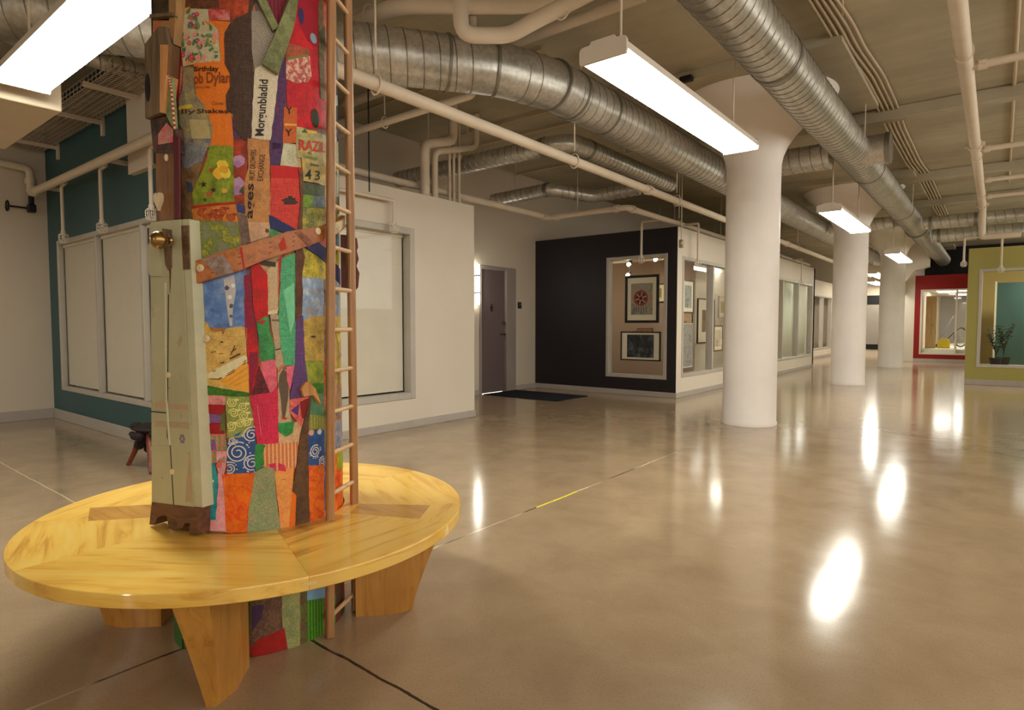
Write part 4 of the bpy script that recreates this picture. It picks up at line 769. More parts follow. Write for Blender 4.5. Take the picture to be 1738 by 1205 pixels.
for x, lb in ((-8.62, 'caged sprinkler drop nearest the corner of the teal wall'), (-7.38, 'caged sprinkler drop between two panes of the teal wall window'), (-6.13, 'caged sprinkler drop partly hidden by the collage column')):
    sprinkler(lb, (x + .22, 2.36, 2.84), (x, 2.38), 2.30)
sprinkler('caged sprinkler drop over the big window of the white wall', (-5.3, 3.6, 2.60), (-5.3, 4.56), 2.36)
sprinkler('caged sprinkler drop over the display window of the dark wall', (-4.30, 9.32, 2.92), (-4.66, 9.32), 2.36)
sprinkler('caged sprinkler drop in front of the gallery front, left of the nearest white column', (-4.24, 10.05, 2.92), (-3.98, 10.05), 2.32)
sprinkler('sprinkler drop on the olive shop front', (RX + .5, 15.3, 2.95), (RX + .32, 15.38), 2.36)
sprinkler('left one of two sprinkler drops at the edge of the olive shop front', (RX, 15.30, 2.95), (-.56, 15.32), 2.5)
sprinkler('sprinkler drop hung over the far gallery window', (-4.24, 17.1, 2.92), (-4.0, 17.1), 2.4)
pipe('hanging_rod', 'thin black rod hanging from the ceiling in front of the white wall', [(-5.3, 4.22, 3.99), (-5.3, 4.22, 2.64)], .007, [], 0, (), 'rod', M_black)
# hanging strobe by the corner of the dark wall
t = thing('hanging_strobe', 'small caged signal hung on a rod by the corner of the dark wall', 'alarm', (-4.0, 9.40, 2.45))
MB().tube([(-4.0, 9.40, 2.58), (-4.0, 9.40, 3.99)], .009, 8).done('hanger_rod', M_pipe, t)
MB().box(-4.03, -3.97, 9.37, 9.43, 2.45, 2.58, 0, .006).done('signal_body', paint('signal_beige', (170, 156, 120), .5), t)
MB().ball((-3.985, 9.36, 2.52), .022).done('signal_lens', M_white, t)
# valve at the corner of the teal wall
t = thing('pipe_valve', 'small black hand valve at the corner of the teal and cream walls', 'valve', (-9.56, 2.25, 2.66))
vb_ = MB().tube([(-9.5, 2.30, 2.70), (-9.5, 2.30, 2.82)], .03, 12).box(-9.55, -9.45, 2.26, 2.34, 2.62, 2.72, 0, .01).done('valve_body', M_black, t)
MB().tube([(-9.5, 2.28, 2.67), (-9.5, 2.05, 2.67)], .012, 8).tube([(-9.5 + .06 * math.cos(k * PI / 8), 2.06, 2.67 + .06 * math.sin(k * PI / 8)) for k in range(17)], .010, 8).bar((-9.56, 2.06, 2.67), (-9.44, 2.06, 2.67), .012, .012).done('hand_wheel', M_black, vb_)

# ------------------------------------------------------------------ cable tray
M_tray = metal('tray_wire', (206, 190, 172), .5, .08, 6, 1.0, .4)
t = thing('cable_tray', 'wire mesh cable tray fixed along the top of the teal wall', 'cable tray', (-7.8, 2.25, 3.40))
b = MB()
for i in range(8): b.bar((-9.6, 2.06 + i * .055, 3.42), (-6.0, 2.06 + i * .055, 3.42), .006, .006)
for i in range(72): b.bar((-9.58 + i * .05, 2.05, 3.415), (-9.58 + i * .05, 2.46, 3.415), .005, .005)
for yy in (2.05, 2.46):
    for zz in (3.45, 3.50): b.bar((-9.6, yy, zz), (-6.0, yy, zz), .006, .006)
    for i in range(36): b.bar((-9.58 + i * .1, yy, 3.415), (-9.58 + i * .1, yy, 3.50), .005, .005)
b.done('wire_mesh', M_tray, t, 0)
for x in (-9.1, -7.6, -6.5):
    MB().bar((x, 1.98, 3.385), (x, 2.495, 3.385), .035, .04).box(x - .03, x + .03, 2.475, 2.499, 3.25, 3.44).done('wall_bracket', M_pipe, t)
b = MB(); rr = random.Random(3)
for i in range(9):
    y = 2.10 + i * .038; b.tube([(-9.58 + j * .4, y + rr.uniform(-.012, .012), 3.432 + rr.uniform(0, .012)) for j in range(10)], .007, 6)
b.done('cables', paint('tray_cables', (150, 128, 112), .6, .3, 9), t)
# junction boxes and ceiling bits
tag(MB().box(-2.80, -2.66, 6.45, 6.53, 3.86, 3.92, 0, .01).done('ceiling_sensor', M_black), 'small black device at the edge of the ceiling drop panel above the nearest lamp', 'sensor')
for x, y, lb in ((-2.55, 3.75, 'upright sprinkler on a stub between the loop of drain pipe and the near lamp'), (-5.1, 4.19, 'upright sprinkler on the thin crossing pipe above the white wall'), (.55, 9.0, 'upright sprinkler at the right edge beyond the overhead pipe')):
    b = MB().tube([(x, y, 4.0), (x, y, 3.74)], .014, 8).lathe([(.0, -.03), (.03, -.028), (.03, -.02), (.01, 0)], (x, y, 3.74), 10)
    tag(b.done('upright_sprinkler', M_pipe), lb, 'sprinkler')
# wall fittings
t = thing('wall_sconce', 'glowing tube wall lamp at the edge of the white wall beside the door', 'wall lamp', (-6.97, 7.79, 1.9))
MB().lathe([(.032, -.34), (.032, .34)], (-6.93, 7.79, 1.9), 20).done('glass_tube', emis('sconce_glow', (255, 246, 232), 6.0), t)
for z in (1.76, 2.05): MB().lathe([(.037, -.012), (.037, .012)], (-6.93, 7.79, z), 20).done('band', M_black, t)
MB().box(-6.999, -6.965, 7.74, 7.84, 1.6, 2.2, 0, .005).done('backplate', M_chrome, t)
t = tag(MB().box(-6.999, -6.97, 8.98, 9.07, 1.52, 1.64, 0, .006).done('wall_plaque', M_black), 'small black sign plate on the wall between the door and the dark wall', 'sign')
MB().box(-6.97, -6.967, 9.0, 9.05, 1.575, 1.62).done('plaque_symbol', paint('plaque_grey', (90, 90, 90), .5), t)
M_mat = paint('navy_mat_pile', (16, 18, 30), .95, .3, 60, 1.0, .4)
t = tag(MB().box(-6.97, -5.42, 7.98, 8.90, 0.0, .012, 0, .004).done('door_mat', M_mat), 'dark navy mat on the floor in front of the door', 'mat')
# ------------------------------------------------------------------ collage column
CO = Vector((CX, CYS[0], 0)); RC = .325; A0 = R_(-28.9)
def onc(u, z, h=0.0):
    a = A0 + u / RC
    return Vector((CO.x + (RC + h) * math.cos(a), CO.y + (RC + h) * math.sin(a), z))
column = thing('collage_column', 'round column wrapped in a bright collage of fabric and paper scraps', 'column', CO)
def shaft_mat():
    t = NT('collage_ground'); v = t.new('ShaderNodeTexVoronoi'); v.inputs['Scale'].default_value = 7
    t.l.new(t.map((1, 1, .6)), v.inputs['Vector'])
    sep = t.new('ShaderNodeSeparateColor'); t.l.new(v.outputs['Color'], sep.inputs[0])
    col = t.ramp(sep.outputs[0], [(0.0, lin((110, 60, 36), 1.3)), (.16, lin((178, 30, 34), 1.3)), (.3, lin((190, 120, 56), 1.3)), (.44, lin((84, 100, 50), 1.3)), (.58, lin((84, 50, 90), 1.3)), (.7, lin((196, 160, 110), 1.3)), (.82, lin((50, 80, 130), 1.3)), (.92, lin((130, 90, 54), 1.3))], 'CONSTANT')
    col = t.mix(.4, col, t.ramp(t.noise(24, 5, .7), [(.35, lin((70, 44, 30), 1.2)), (.65, lin((190, 150, 100), 1.2))]))
    t.set(color=col, rough=.6); t.bump(t.noise(60, 3), .2, .003); return t.m
MB().lathe([(.322, 0), (.3235, .02), (.3235, 3.12), (.34, 3.22)], CO, 72).done('column_shaft', shaft_mat(), column, 40)
MB().lathe([(.34, 3.22), (.38, 3.34), (.46, 3.46), (.57, 3.58), (.70, 3.70), (.84, 3.82), (.90, 3.90)], CO, 64).done('capital', M_col, column, 40)

def inside(p, poly):
    x, y = p; c = False; n = len(poly)
    for i in range(n):
        x1, y1 = poly[i]; x2, y2 = poly[i - 1]
        if (y1 > y) != (y2 > y) and x < (x2 - x1) * (y - y1) / (y2 - y1 + 1e-12) + x1: c = not c
    return c
def rough_edge(poly, rnd, amp=.0016, step=.022):
    o = []; n = len(poly)
    for i in range(n):
        a = Vector(poly[i]); b = Vector(poly[(i + 1) % n]); L = (b - a).length; k = max(1, int(L / step))
        d = (b - a); nn = Vector((-d.y, d.x)).normalized() if L > 1e-6 else Vector((0, 0))
        for j in range(k):
            p = a + d * (j / k)
            if j: p = p + nn * rnd.uniform(-amp, amp)
            o.append((p.x, p.y))
    return o
def curved_poly(b, poly, h, skirt, mi=0):
    """flat polygon in unrolled (arc, height) space -> thin sheet bent round the column"""
    t = bmesh.new(); vs = [t.verts.new((u, z, 0)) for u, z in poly]
    try: f = t.faces.new(vs)
    except ValueError: t.free(); return
    bmesh.ops.triangulate(t, faces=t.faces[:])
    us = [u for u, z in poly]; lo, hi = min(us), max(us); st = .03; k = math.floor(lo / st) + 1
    while k * st < hi:
        bmesh.ops.bisect_plane(t, geom=t.verts[:] + t.edges[:] + t.faces[:], plane_co=(k * st, 0, 0), plane_no=(1, 0, 0)); k += 1
    edge = [e for e in t.edges if len(e.link_faces) == 1]
    V = {v: b.bm.verts.new(onc(v.co.x, v.co.y, h)) for v in t.verts}
    for f in t.faces: b._face([V[v] for v in f.verts], mi)
    if skirt:
        B = {v: b.bm.verts.new(onc(v.co.x, v.co.y, h - skirt)) for e in edge for v in e.verts}
        for e in edge: b._face([V[e.verts[0]], V[e.verts[1]], B[e.verts[1]], B[e.verts[0]]], mi)
    t.free()
def stroke(b, pts, w, h, mi, poly=None):
    pts = [Vector(p) for p in pts]
    for p, q in zip(pts, pts[1:]):
        if poly and not (inside(p, poly) and inside(q, poly)): continue
        d = (q - p)
        if d.length < 1e-6: continue
        n = Vector((-d.y, d.x)).normalized() * w / 2
        b._face([b.bm.verts.new(onc(*(r), h)) for r in (p - n, q - n, q + n, p + n)], mi)
def ell(c, rx, ry, n=16, jit=0, rnd=None):
    return [(c[0] + rx * math.cos(2 * PI * k / n) * (1 + (rnd.uniform(-jit, jit) if rnd else 0)), c[1] + ry * math.sin(2 * PI * k / n) * (1 + (rnd.uniform(-jit, jit) if rnd else 0))) for k in range(n)]
def ink(c):
    return paint('pigment_%02x%02x%02x' % tuple(c), c, .55, .10, 40, GP)
def lettering(parent, p0, p1, p2, text, colr, bold, h):
    cu = bpy.data.curves.new('lettering', 'FONT'); cu.body = text; cu.size = 1; cu.resolution_u = 3
    if bold: cu.offset = .018
    o = bpy.data.objects.new('lettering_source', cu); COL.objects.link(o)
    bpy.context.view_layer.update()
    me = bpy.data.meshes.new_from_object(o.evaluated_get(bpy.context.evaluated_depsgraph_get()))
    COL.objects.unlink(o); bpy.data.objects.remove(o); bpy.data.curves.remove(cu)
    xs = [v.co.x for v in me.vertices]; x0, x1 = min(xs), max(xs)
    cap = .70
    P0, P1, P2 = Vector(p0), Vector(p1), Vector(p2)
    b = MB(); vs = []
    for v in me.vertices:
        a = (v.co.x - x0) / (x1 - x0); c = v.co.y / cap
        q = P0 + (P1 - P0) * a + (P2 - P0) * c
        vs.append(b.bm.verts.new(onc(q.x, q.y, h)))
    for p in me.polygons: b._face([vs[i] for i in p.vertices], 0)
    bpy.data.meshes.remove(me)
    return b.done('lettering', ink(colr), parent, 0)
rnd = random.Random(11)
for name, spec, layer, poly, dec in PATCHES:
    h = .0022 + layer * .0016
    P = rough_edge(poly, rnd)
    b = MB(); mats = [cloth_mat(spec)]
    curved_poly(b, P, h, .0020 + layer * .0014)
    texts = []
    def slot(m):
        if m not in mats: mats.append(m)
        return mats.index(m)
    e = h + .0007
    for d in dec:
        k = d[0]; e += .00018
        if k == 'text': texts.append(d)
        elif k == 'quad': curved_poly(b, d[1], e, 0, slot(ink(d[2])))
        elif k == 'line': stroke(b, d[1], d[2], e, slot(ink(d[3])))
        elif k == 'oval': curved_poly(b, ell(d[1], d[2], d[3]), e, 0, slot(ink(d[4])))
        elif k == 'blob': curved_poly(b, ell(d[1], d[2], d[2], 14, .22, rnd), e, 0, slot(ink(d[3])))
        elif k == 'star':
            pts = []
            for j in range(10):
                r = d[2] * (1 if j % 2 == 0 else .4); a = 2 * PI * j / 10 + .4
                pts.append((d[1][0] + r * math.cos(a), d[1][1] + r * math.sin(a)))
            curved_poly(b, pts, e, 0, slot(ink(d[3])))
        elif k == 'spiral':
            mi = slot(ink(d[3])); pts = []
            for j in range(70):
                a = j / 69 * 2 * PI * 2.2 + 1; r = d[2] * (1 - .82 * j / 69); pts.append((d[1][0] + r * math.cos(a), d[1][1] + r * math.sin(a)))
            stroke(b, pts, .0042, e, mi, poly)
            for j in range(9): 
                a = rnd.uniform(0, 6.28); q = (d[1][0] + d[2] * 1.05 * math.cos(a), d[1][1] + d[2] * 1.05 * math.sin(a))
                if inside(q, poly): curved_poly(b, ell(q, .0026, .0026, 8), e, 0, mi)
        elif k == 'scroll':
            mi = slot(ink(d[3]))
            for c in d[1]:
                ph = rnd.uniform(0, 6.28); s = rnd.choice((-1, 1)); pts = []
                for j in range(40):
                    u = j / 39; a = ph + s * u * 4.4 * PI * .9; r = d[2] * (1.15 - u) ; pts.append((c[0] + r * math.cos(a), c[1] + r * math.sin(a)))
                stroke(b, pts, .0040, e, mi, poly)
                curved_poly(b, ell((c[0] + d[2] * .9, c[1] + .01), .009, .005), e, 0, mi) if inside((c[0] + d[2] * .9, c[1] + .01), poly) else None
        elif k == 'flowers':
            us = [p[0] for p in poly]; zs = [p[1] for p in poly]; tries = 0; done = 0
            gr = slot(ink((70, 110, 66))); g2 = slot(ink((96, 128, 76))); fl = [slot(ink(c)) for c in ((110, 70, 120), (176, 60, 60), (196, 140, 60), (200, 130, 130))]
            while done < d[1] and tries < 900:
                tries += 1; c = (rnd.uniform(min(us), max(us)), rnd.uniform(min(zs), max(zs)))
                if not inside(c, poly): continue
                done += 1; e += .00004
                if done % 3:
                    a = rnd.uniform(0, PI); L = rnd.uniform(.006, .012); w = L * .45
                    pts = [(c[0] + L * math.cos(t) * math.cos(a) - w * math.sin(t) * math.sin(a), c[1] + L * math.cos(t) * math.sin(a) + w * math.sin(t) * math.cos(a)) for t in [2 * PI * q / 10 for q in range(10)]]
                    if all(inside(q, poly) for q in pts): curved_poly(b, pts, e, 0, rnd.choice((gr, g2)))
                else:
                    mi = rnd.choice(fl); r = rnd.uniform(.006, .012)
                    for q in range(6):
                        a = q * PI / 3; cc = (c[0] + r * .7 * math.cos(a), c[1] + r * .7 * math.sin(a))
                        if inside(cc, poly): curved_poly(b, ell(cc, r * .42, r * .42, 8), e, 0, mi)
                    curved_poly(b, ell(c, r * .35, r * .35, 8), e + .0002, 0, fl[2])
    o = b.done(name, mats, column, 0)
    o['label'] = name.replace('_', ' ')
    for d in texts: lettering(o, d[1], d[2], d[3], d[4], d[5], d[6], e + .0006)
M_button = paint('cream_button', (226, 206, 168), .35, .04, 8)
def dirout(u):
    a = A0 + u / RC; return Vector((math.cos(a), math.sin(a), 0))
def button_c(b, u, z, h, r=.0125):
    p = onc(u, z, h); d = dirout(u); b.tube([p, p + d * .004, p + d * .007], [r, r, r * .7], 16)
    for s in (-1, 1): b.tube([p + d * .0075 + Vector((0, 0, s * .003)), p + d * .0078 + Vector((0, 0, s * .003))], .0014, 6, 1)
for u, z in BUTTONS['col']:
    b = MB(); button_c(b, u, z, .006); b.done('button', [M_button, M_black], column)['label'] = 'white button'
def raised(name, polys, m, h0, h1, parent=None, lab=None, cat=None, mats=None):
    b = MB()
    for i, (p, e0, e1) in enumerate(polys): curved_poly(b, p, e1, e1 - e0, i)
    o = b.done(name, mats or m, parent, 0)
    if not parent: tag(o, lab, cat)
    return o
M_greenwood = cloth_mat(('mottle', (122, 126, 80), (92, 96, 60)))
M_boardwood = wood('varnished_pine_board', (190, 110, 48), (206, 132, 66), (130, 66, 26), 1.4, .4, 'X', .95)
raised('green_board', [(RAISED['green_a'], .002, .022)], M_greenwood, 0, 0, None, 'narrow worn green board slanting in from the upper left on the collage column', 'board')
raised('green_board', [(RAISED['green_b'], .002, .030)], M_greenwood, 0, 0, None, 'wide worn green board slanting in from the upper right on the collage column', 'board')
plank = tag(None or raised('plank', [(RAISED['diag'], .006, .026)], M_boardwood, 0, 0, None, 'stained brown plank nailed slantwise across the collage column, with white buttons', 'plank'), None, None)
raised('paint_smear', [(RAISED['diag_paint'], .026, .0268)], cloth_mat(('mottle', (150, 130, 124), (120, 96, 84))), 0, 0, plank)
raised('paint_smear', [(RAISED['diag_light'], .026, .0268)], cloth_mat(('mottle', (176, 166, 130), (150, 130, 100))), 0, 0, plank)
for nm in ('red_a', 'red_b'): raised('paint_smear', [(RAISED[nm], .026, .0270)], ink((170, 40, 26)), 0, 0, plank)
raised('paint_smear', [(RAISED['scuff'], .026, .0270)], cloth_mat(('mottle', (106, 58, 44), (150, 90, 60))), 0, 0, plank)
b = MB()
for g in RAISED['grain']: stroke(b, g, .0022, .0266, 0)
b.done('grain_line', paint('plank_grain_dark', (104, 54, 24), .6), plank, 0)
for u, z in BUTTONS['diag']:
    b = MB(); button_c(b, u, z, .026, .0135); b.done('button', [M_button, M_black], plank)['label'] = 'white button'
bird = raised('carved_bird', [(RAISED['bird'], .004, .020)], wood('bird_wood', (206, 150, 84), (222, 172, 110), (150, 96, 50), 2, .5, 'Z', 1.2), 0, 0, None, 'small tan wooden bird shape fixed to the collage column near the ladder', 'ornament')

# ------------------------------------------------------------------ door stile and scraps on the left side of the column
TA = R_(12.5); TT = Vector((math.cos(TA), math.sin(TA), 0)); NN = Vector((math.sin(TA), -math.cos(TA), 0)); FD = .35
def fp(s, z, t=0.0): return CO + NN * (FD + t) + TT * s + Vector((0, 0, z))
def fl_prism(b, poly, t0, t1, mi=0): return b.prism(poly, lambda a, c, t: fp(a, c, t), t0, t1, mi)
def old_paint():
    t = NT('worn_sage_paint'); n = t.noise(7, 8, .7, t.map((1, 1, .35)), .6); m = t.noise(30, 6, .7)
    col = t.ramp(t.noise(3, 4), [(.3, lin((170, 166, 132))), (.7, lin((194, 190, 156)))])
    col = t.mix(t.ramp(n, [(.57, (0, 0, 0)), (.66, (.8,) * 3)]), col, lin((164, 132, 100)))
    col = t.mix(t.ramp(m, [(.64, (0, 0, 0)), (.74, (.8,) * 3)]), col, lin((104, 72, 46)))
    t.set(color=col, rough=.6); t.bump(n, .15, .004); return t.m
M_sage = old_paint()
M_sageside = paint('pale_sage_edge', (200, 197, 166), .6, .08, 12, 1.0)
def stain_mat():
    t = NT('pinkish_stain'); n = t.noise(26, 6, .7); col = t.ramp(n, [(.40, lin((164, 158, 126))), (.58, lin((192, 154, 126)))]); t.set(color=col, rough=.6); return t.m
M_stain = stain_mat()
M_rust = wood('rusty_brown_wood', (96, 60, 40), (124, 82, 56), (58, 34, 24), 2, .6, 'X', 1.1)
M_brass = metal('old_brass', (168, 136, 84), .28, .25, 14)
M_rustmetal = metal('rusted_plate', (120, 92, 66), .55, .35, 20, 1.0, .6)
st = thing('salvaged_door_stile', 'old sage green door edge with brass knob, left of the collage column', 'door post', fp(-.03, .47))
b = MB(); fl_prism(b, FLAT['stile'], -.045, .012); b.done('stile_board', M_sage, st, 0)
b = MB(); fl_prism(b, FLAT['stile_side'], -.045, .006); b.done('stile_edge', M_sageside, st, 0)
b = MB(); fl_prism(b, FLAT['bracket'], -.040, .014); b.done('foot_bracket', M_rust, st, 0)['label'] = 'notched rusty brown foot'
b = MB()
for p, q in zip(FLAT['seam'], FLAT['seam'][1:]): b.bar(fp(p[0], p[1], .0122), fp(q[0], q[1], .0122), .0035, .002, 0, NN)
b.bar(fp(-.152, .90, .012), fp(-.06, .90, .012), .004, .003, 0, NN)
b.done('joint_line', paint('dark_gap', (60, 50, 36), .8), st, 0)
for nm in ('stain_a', 'stain_b', 'stain_c', 'stain_d'):
    b = MB(); fl_prism(b, FLAT[nm], .0122, .0128); b.done('paint_stain', M_stain, st, 0)
b = MB(); fl_prism(b, FLAT['rust'], .0122, .0128); b.done('rust_streak', paint('rust_brown', (110, 72, 46), .7, .2, 30), st, 0)
b = MB(); fl_prism(b, FLAT['rail_low'], .012, .016); b.done('lower_rail_edge', M_sage, st, 0)
b = MB()
for p, q in zip(FLAT['bead'], FLAT['bead'][1:]): b.bar(fp(p[0], p[1], .012), fp(q[0], q[1], .012), .010, .008, 0, NN, .002)
b.done('bead_moulding', M_sageside, st)
b = MB(); fl_prism(b, FLAT['plate'], .012, .015); b.done('lock_plate', M_rustmetal, st, 0)
b = MB(); fl_prism(b, FLAT['latch'], .004, .010)
for f in (.3, .62): 
    z = FLAT['latch'][0][1] * (1 - f) + FLAT['latch'][2][1] * f; s = FLAT['latch'][0][0] + .012
    b.tube([fp(s, z, .009), fp(s, z, .013)], .008, 10)
b.done('latch_plate', M_rustmetal, st, 0)
b = MB(); fl_prism(b, FLAT['chip'], .012, .020); b.done('painted_block', M_sage, st, 0)
k0, k1 = FLAT['knob']
b = MB().tube([fp(k1[0], k1[1], .012), fp((k0[0] + k1[0]) / 2, k1[1], .05)], .011, 14).tube([fp(k1[0], k1[1], .012), fp(k1[0] - .003, k1[1], .018)], .024, 18).tube([fp((k0[0] + k1[0]) / 2, k1[1], .048), fp(k0[0], k0[1], .072)], .014, 14)
kc = fp(k0[0], k0[1], .075); b.ball(kc, .028, 1, 1, 1.08, 0, 20, 14)
b.done('door_knob', M_brass, st)['label'] = 'round brass door knob'
for s, z in FLAT['btns']:
    MB().tube([fp(s, z, .012), fp(s, z, .016), fp(s, z, .019)], [.0105, .0105, .007], 14).done('button', M_button, st)['label'] = 'cream button'
s, z = FLAT['flower'][0]; b = MB()
for k in range(6): 
    a = k * PI / 3; b.tube([fp(s + .010 * math.cos(a), z + .012 * math.sin(a), .012), fp(s + .010 * math.cos(a), z + .012 * math.sin(a), .0132)], .006, 8)
b.done('stuck_flower', paint('mauve_flower', (130, 118, 140), .6), st, 0)
# the boards above it
up = thing('salvaged_boards', 'dark weathered boards with an oval hole above the sage green door edge', 'board', fp(-.1, 1.6))
M_old = wood('weathered_board', (104, 84, 62), (128, 106, 80), (66, 50, 36), 2, .7, 'Z', 1.2)
b = MB(); fl_prism(b, FLAT['brown'], -.05, .004); b.done('brown_strip', wood('aged_brown_strip', (120, 80, 48), (146, 104, 66), (76, 48, 30), 2, .6, 'Z', 1.2), up, 0)
b = MB(); fl_prism(b, FLAT['blackbar'], -.05, -.012); b.done('black_strip', M_black, up, 0)
b = MB(); fl_prism(b, FLAT['topbox'], -.05, .006); fl_prism(b, FLAT['scene1'], -.05, .003, 1); b.done('painted_scrap', [cloth_mat(('mottle', (70, 56, 34), (40, 32, 22))), cloth_mat(('mottle', (190, 84, 50), (150, 120, 80)))], up, 0)
b = MB(); fl_prism(b, FLAT['shelf'], .0, .022); b.done('small_ledge', M_old, up, 0)
b = MB(); fl_prism(b, FLAT['post'], -.04, .009); b.done('wooden_post', wood('tan_post', (160, 118, 72), (180, 140, 92), (110, 76, 44), 2, .6, 'Z', 1.1), up, 0)
b = MB(); fl_prism(b, FLAT['box'], -.02, .024); b.done('oval_hole_board', M_old, up, 0)
b = MB(); fl_prism(b, FLAT['boxedge'], -.02, .0255); b.done('board_edge', wood('fresh_edge', (206, 146, 88), (220, 166, 110), (160, 104, 58), 2, .6, 'Z', 1.15), up, 0)
hc, hu, hr = FLAT['hole']; b = MB(); fl_prism(b, [(hc[0] + .014 * math.cos(k * PI / 10) + .004, hc[1] + abs(hu[1] - hc[1]) * math.sin(k * PI / 10)) for k in range(20)], .0242, .0254); b.done('oval_hole', M_black, up, 0)
b = MB(); fl_prism(b, FLAT['mint'], .0, .012); b.done('mint_scrap', cloth_mat(('mottle', (128, 138, 96), (106, 118, 78))), up, 0)
b = MB(); pr = FLAT['rope']
N = 26
for i in range(N):
    f = i / N * 3; j = min(int(f), 2); u = f - j; g = min((i + 1) / N * 3, 2.999); jj = min(int(g), 2); w = g - jj
    p = [pr[j][q] * (1 - u) + pr[j + 1][q] * u for q in (0, 1)]; q_ = [pr[jj][q] * (1 - w) + pr[jj + 1][q] * w for q in (0, 1)]
    b.tube([fp(p[0], p[1], .014), fp(q_[0], q_[1], .014)], .0042, 8, i % 2)
b.done('twisted_cord', [paint('cord_red', (180, 50, 40), .7), paint('cord_cream', (214, 190, 150), .7)], up)
b = MB(); fl_prism(b, FLAT['art'], -.02, .008); fl_prism(b, FLAT['art2'], .008, .010, 1); b.done('painted_scrap', [cloth_mat(('mottle', (40, 32, 32), (90, 60, 50))), cloth_mat(('blot', (206, 96, 96), (176, 130, 120)))], up, 0)
pr = FLAT['redtube']; b = MB()
for ds in (-.009, .0, .010): b.tube([fp(pr[0][0] + ds, pr[0][1], .004), fp(pr[1][0] + ds, pr[1][1], .006), fp(pr[2][0] + ds, pr[2][1], .004)], .0065, 10)
b.done('red_cord', paint('oxblood_cord', (92, 22, 28), .45), up)
s, z = FLAT['heart'][0]; b = MB()
hp = []
for k in range(24):
    a = k / 24 * 2 * PI; x = 16 * math.sin(a) ** 3; y = 13 * math.cos(a) - 5 * math.cos(2 * a) - 2 * math.cos(3 * a) - math.cos(4 * a)
    hp.append((s + x * .0013, z + y * .0022))
fl_prism(b, hp, .004, .016); b.done('white_heart', M_button, up, 30)
s, z = FLAT['bell'][0]; MB().ball(fp(s, z, .008), .007, 1, 1, 1.9).done('bead', M_button, up)

# ------------------------------------------------------------------ ladder
M_ladder = wood('ladder_rail_wood', (176, 128, 82), (192, 146, 100), (138, 94, 56), 1.6, .45, 'Z', 1.0)
M_rung = wood('ladder_rung_wood', (206, 172, 128), (218, 188, 146), (176, 136, 94), 2, .45, 'X', 1.0)
ld = thing('ladder', 'narrow wooden ladder standing upright on the right side of the collage column', 'ladder', (-2.04, 1.46, 0))
lL0, lL1 = Vector((-2.012, 1.375, 0.0)), Vector((-2.026, 1.428, 2.235)); lR0, lR1 = Vector((-2.115, 1.572, 0.0)), Vector((-2.110, 1.568, 2.30))
for v in (lL0, lL1, lR0, lR1): v.x = CX + (v.x - CX) * 1.03; v.y = CO.y + (v.y - CO.y) * 1.03
def ext(p, q, z): return p + (q - p) * ((z - p.z) / (q.z - p.z))
tocam = Vector((.95, .3, 0)).normalized()
for p, q in ((lL0, lL1), (lR0, lR1)):
    MB().bar(ext(p, q, .0), ext(p, q, 2.95), .032, .030, 0, (0.35, .95, 0), .005).done('rail', M_ladder, ld, 30)
z = .121 - .004
zs = [.121, .243] if False else []
k = 0
while .085 + .1598 * k < 2.9:
    z = .085 + .1598 * k; k += 1
    MB().tube([ext(lL0, lL1, z - .004), ext(lR0, lR1, z - .004)], .0092, 12).done('rung', M_rung, ld)
# carved piece sticking out beyond the ladder
b = MB(); rp = [( .0, 1.60), (.018, 1.585), (.022, 1.55), (.016, 1.535), (.024, 1.50), (.014, 1.47), (.026, 1.44), (.020, 1.38), (.004, 1.36)]
pc = Vector((-2.165, 1.632, 0)); du = Vector((.55, .84, 0)).normalized(); dn = Vector((-.84, .55, 0))
b.prism([(-.05, 1.60)] + rp + [(-.05, 1.36)], lambda a, c, t: pc + du * a + dn * t + Vector((0, 0, c)), -.012, .012)
tag(b.done('carved_bracket', wood('dark_red_wood', (98, 40, 24), (130, 66, 40), (60, 22, 16), 2, .5, 'Z', 1.1), None, 0), 'dark notched wooden piece sticking out beyond the ladder on the collage column', 'ornament')

# ------------------------------------------------------------------ ring bench
bench = thing('ring_bench', 'round varnished yellow wood bench encircling the collage column', 'bench', CO)
M_seat = wood('varnished_maple', (244, 196, 90), (248, 212, 116), (196, 136, 56), 1.0, .11, 'Y', 1.0, 0)
M_leg = wood('varnished_leg', (206, 148, 66), (220, 166, 84), (156, 100, 42), 1.3, .32, 'Z', 1.0, .15)
def sector(a0, a1, r0, r1, z0, z1):
    """ring sector with a rounded outer edge, built about its own mid direction"""
    n = max(4, int((a1 - a0) / R_(3)))
    prof = [(r0, z0), (r1 - .003, z0), (r1, z0 + .003), (r1, z1 - .005), (r1 - .0015, z1 - .0015), (r1 - .005, z1), (r0, z1)]
    b = MB(); rings = []
    for i in range(n + 1):
        a = a0 + (a1 - a0) * i / n
        rings.append([b.bm.verts.new((r * math.cos(a), r * math.sin(a), z)) for r, z in prof])
    m = len(prof)
    for A, B in zip(rings, rings[1:]):
        for j in range(m): b._face([A[j], A[(j + 1) % m], B[(j + 1) % m], B[j]], 0)
    b._face(list(reversed(rings[0])), 0); b._face(rings[-1], 0)
    return b
SB = [-172, -128, -88, -20, 24, 42, 88, 140, 188]
for i, (d0, d1) in enumerate(zip(SB, SB[1:])):
    midd = R_((d0 + d1) / 2); half = R_((d1 - d0) / 2) - .0006
    b = sector(-half, half, .333, .825, .420, .465)
    me_o = b.done('seat_board', M_seat, None, 11)
    me_o.parent = bench; me_o.rotation_euler = (0, 0, midd + (0.0 if i % 2 else 0.0)); me_o.location = (0, 0, 0)
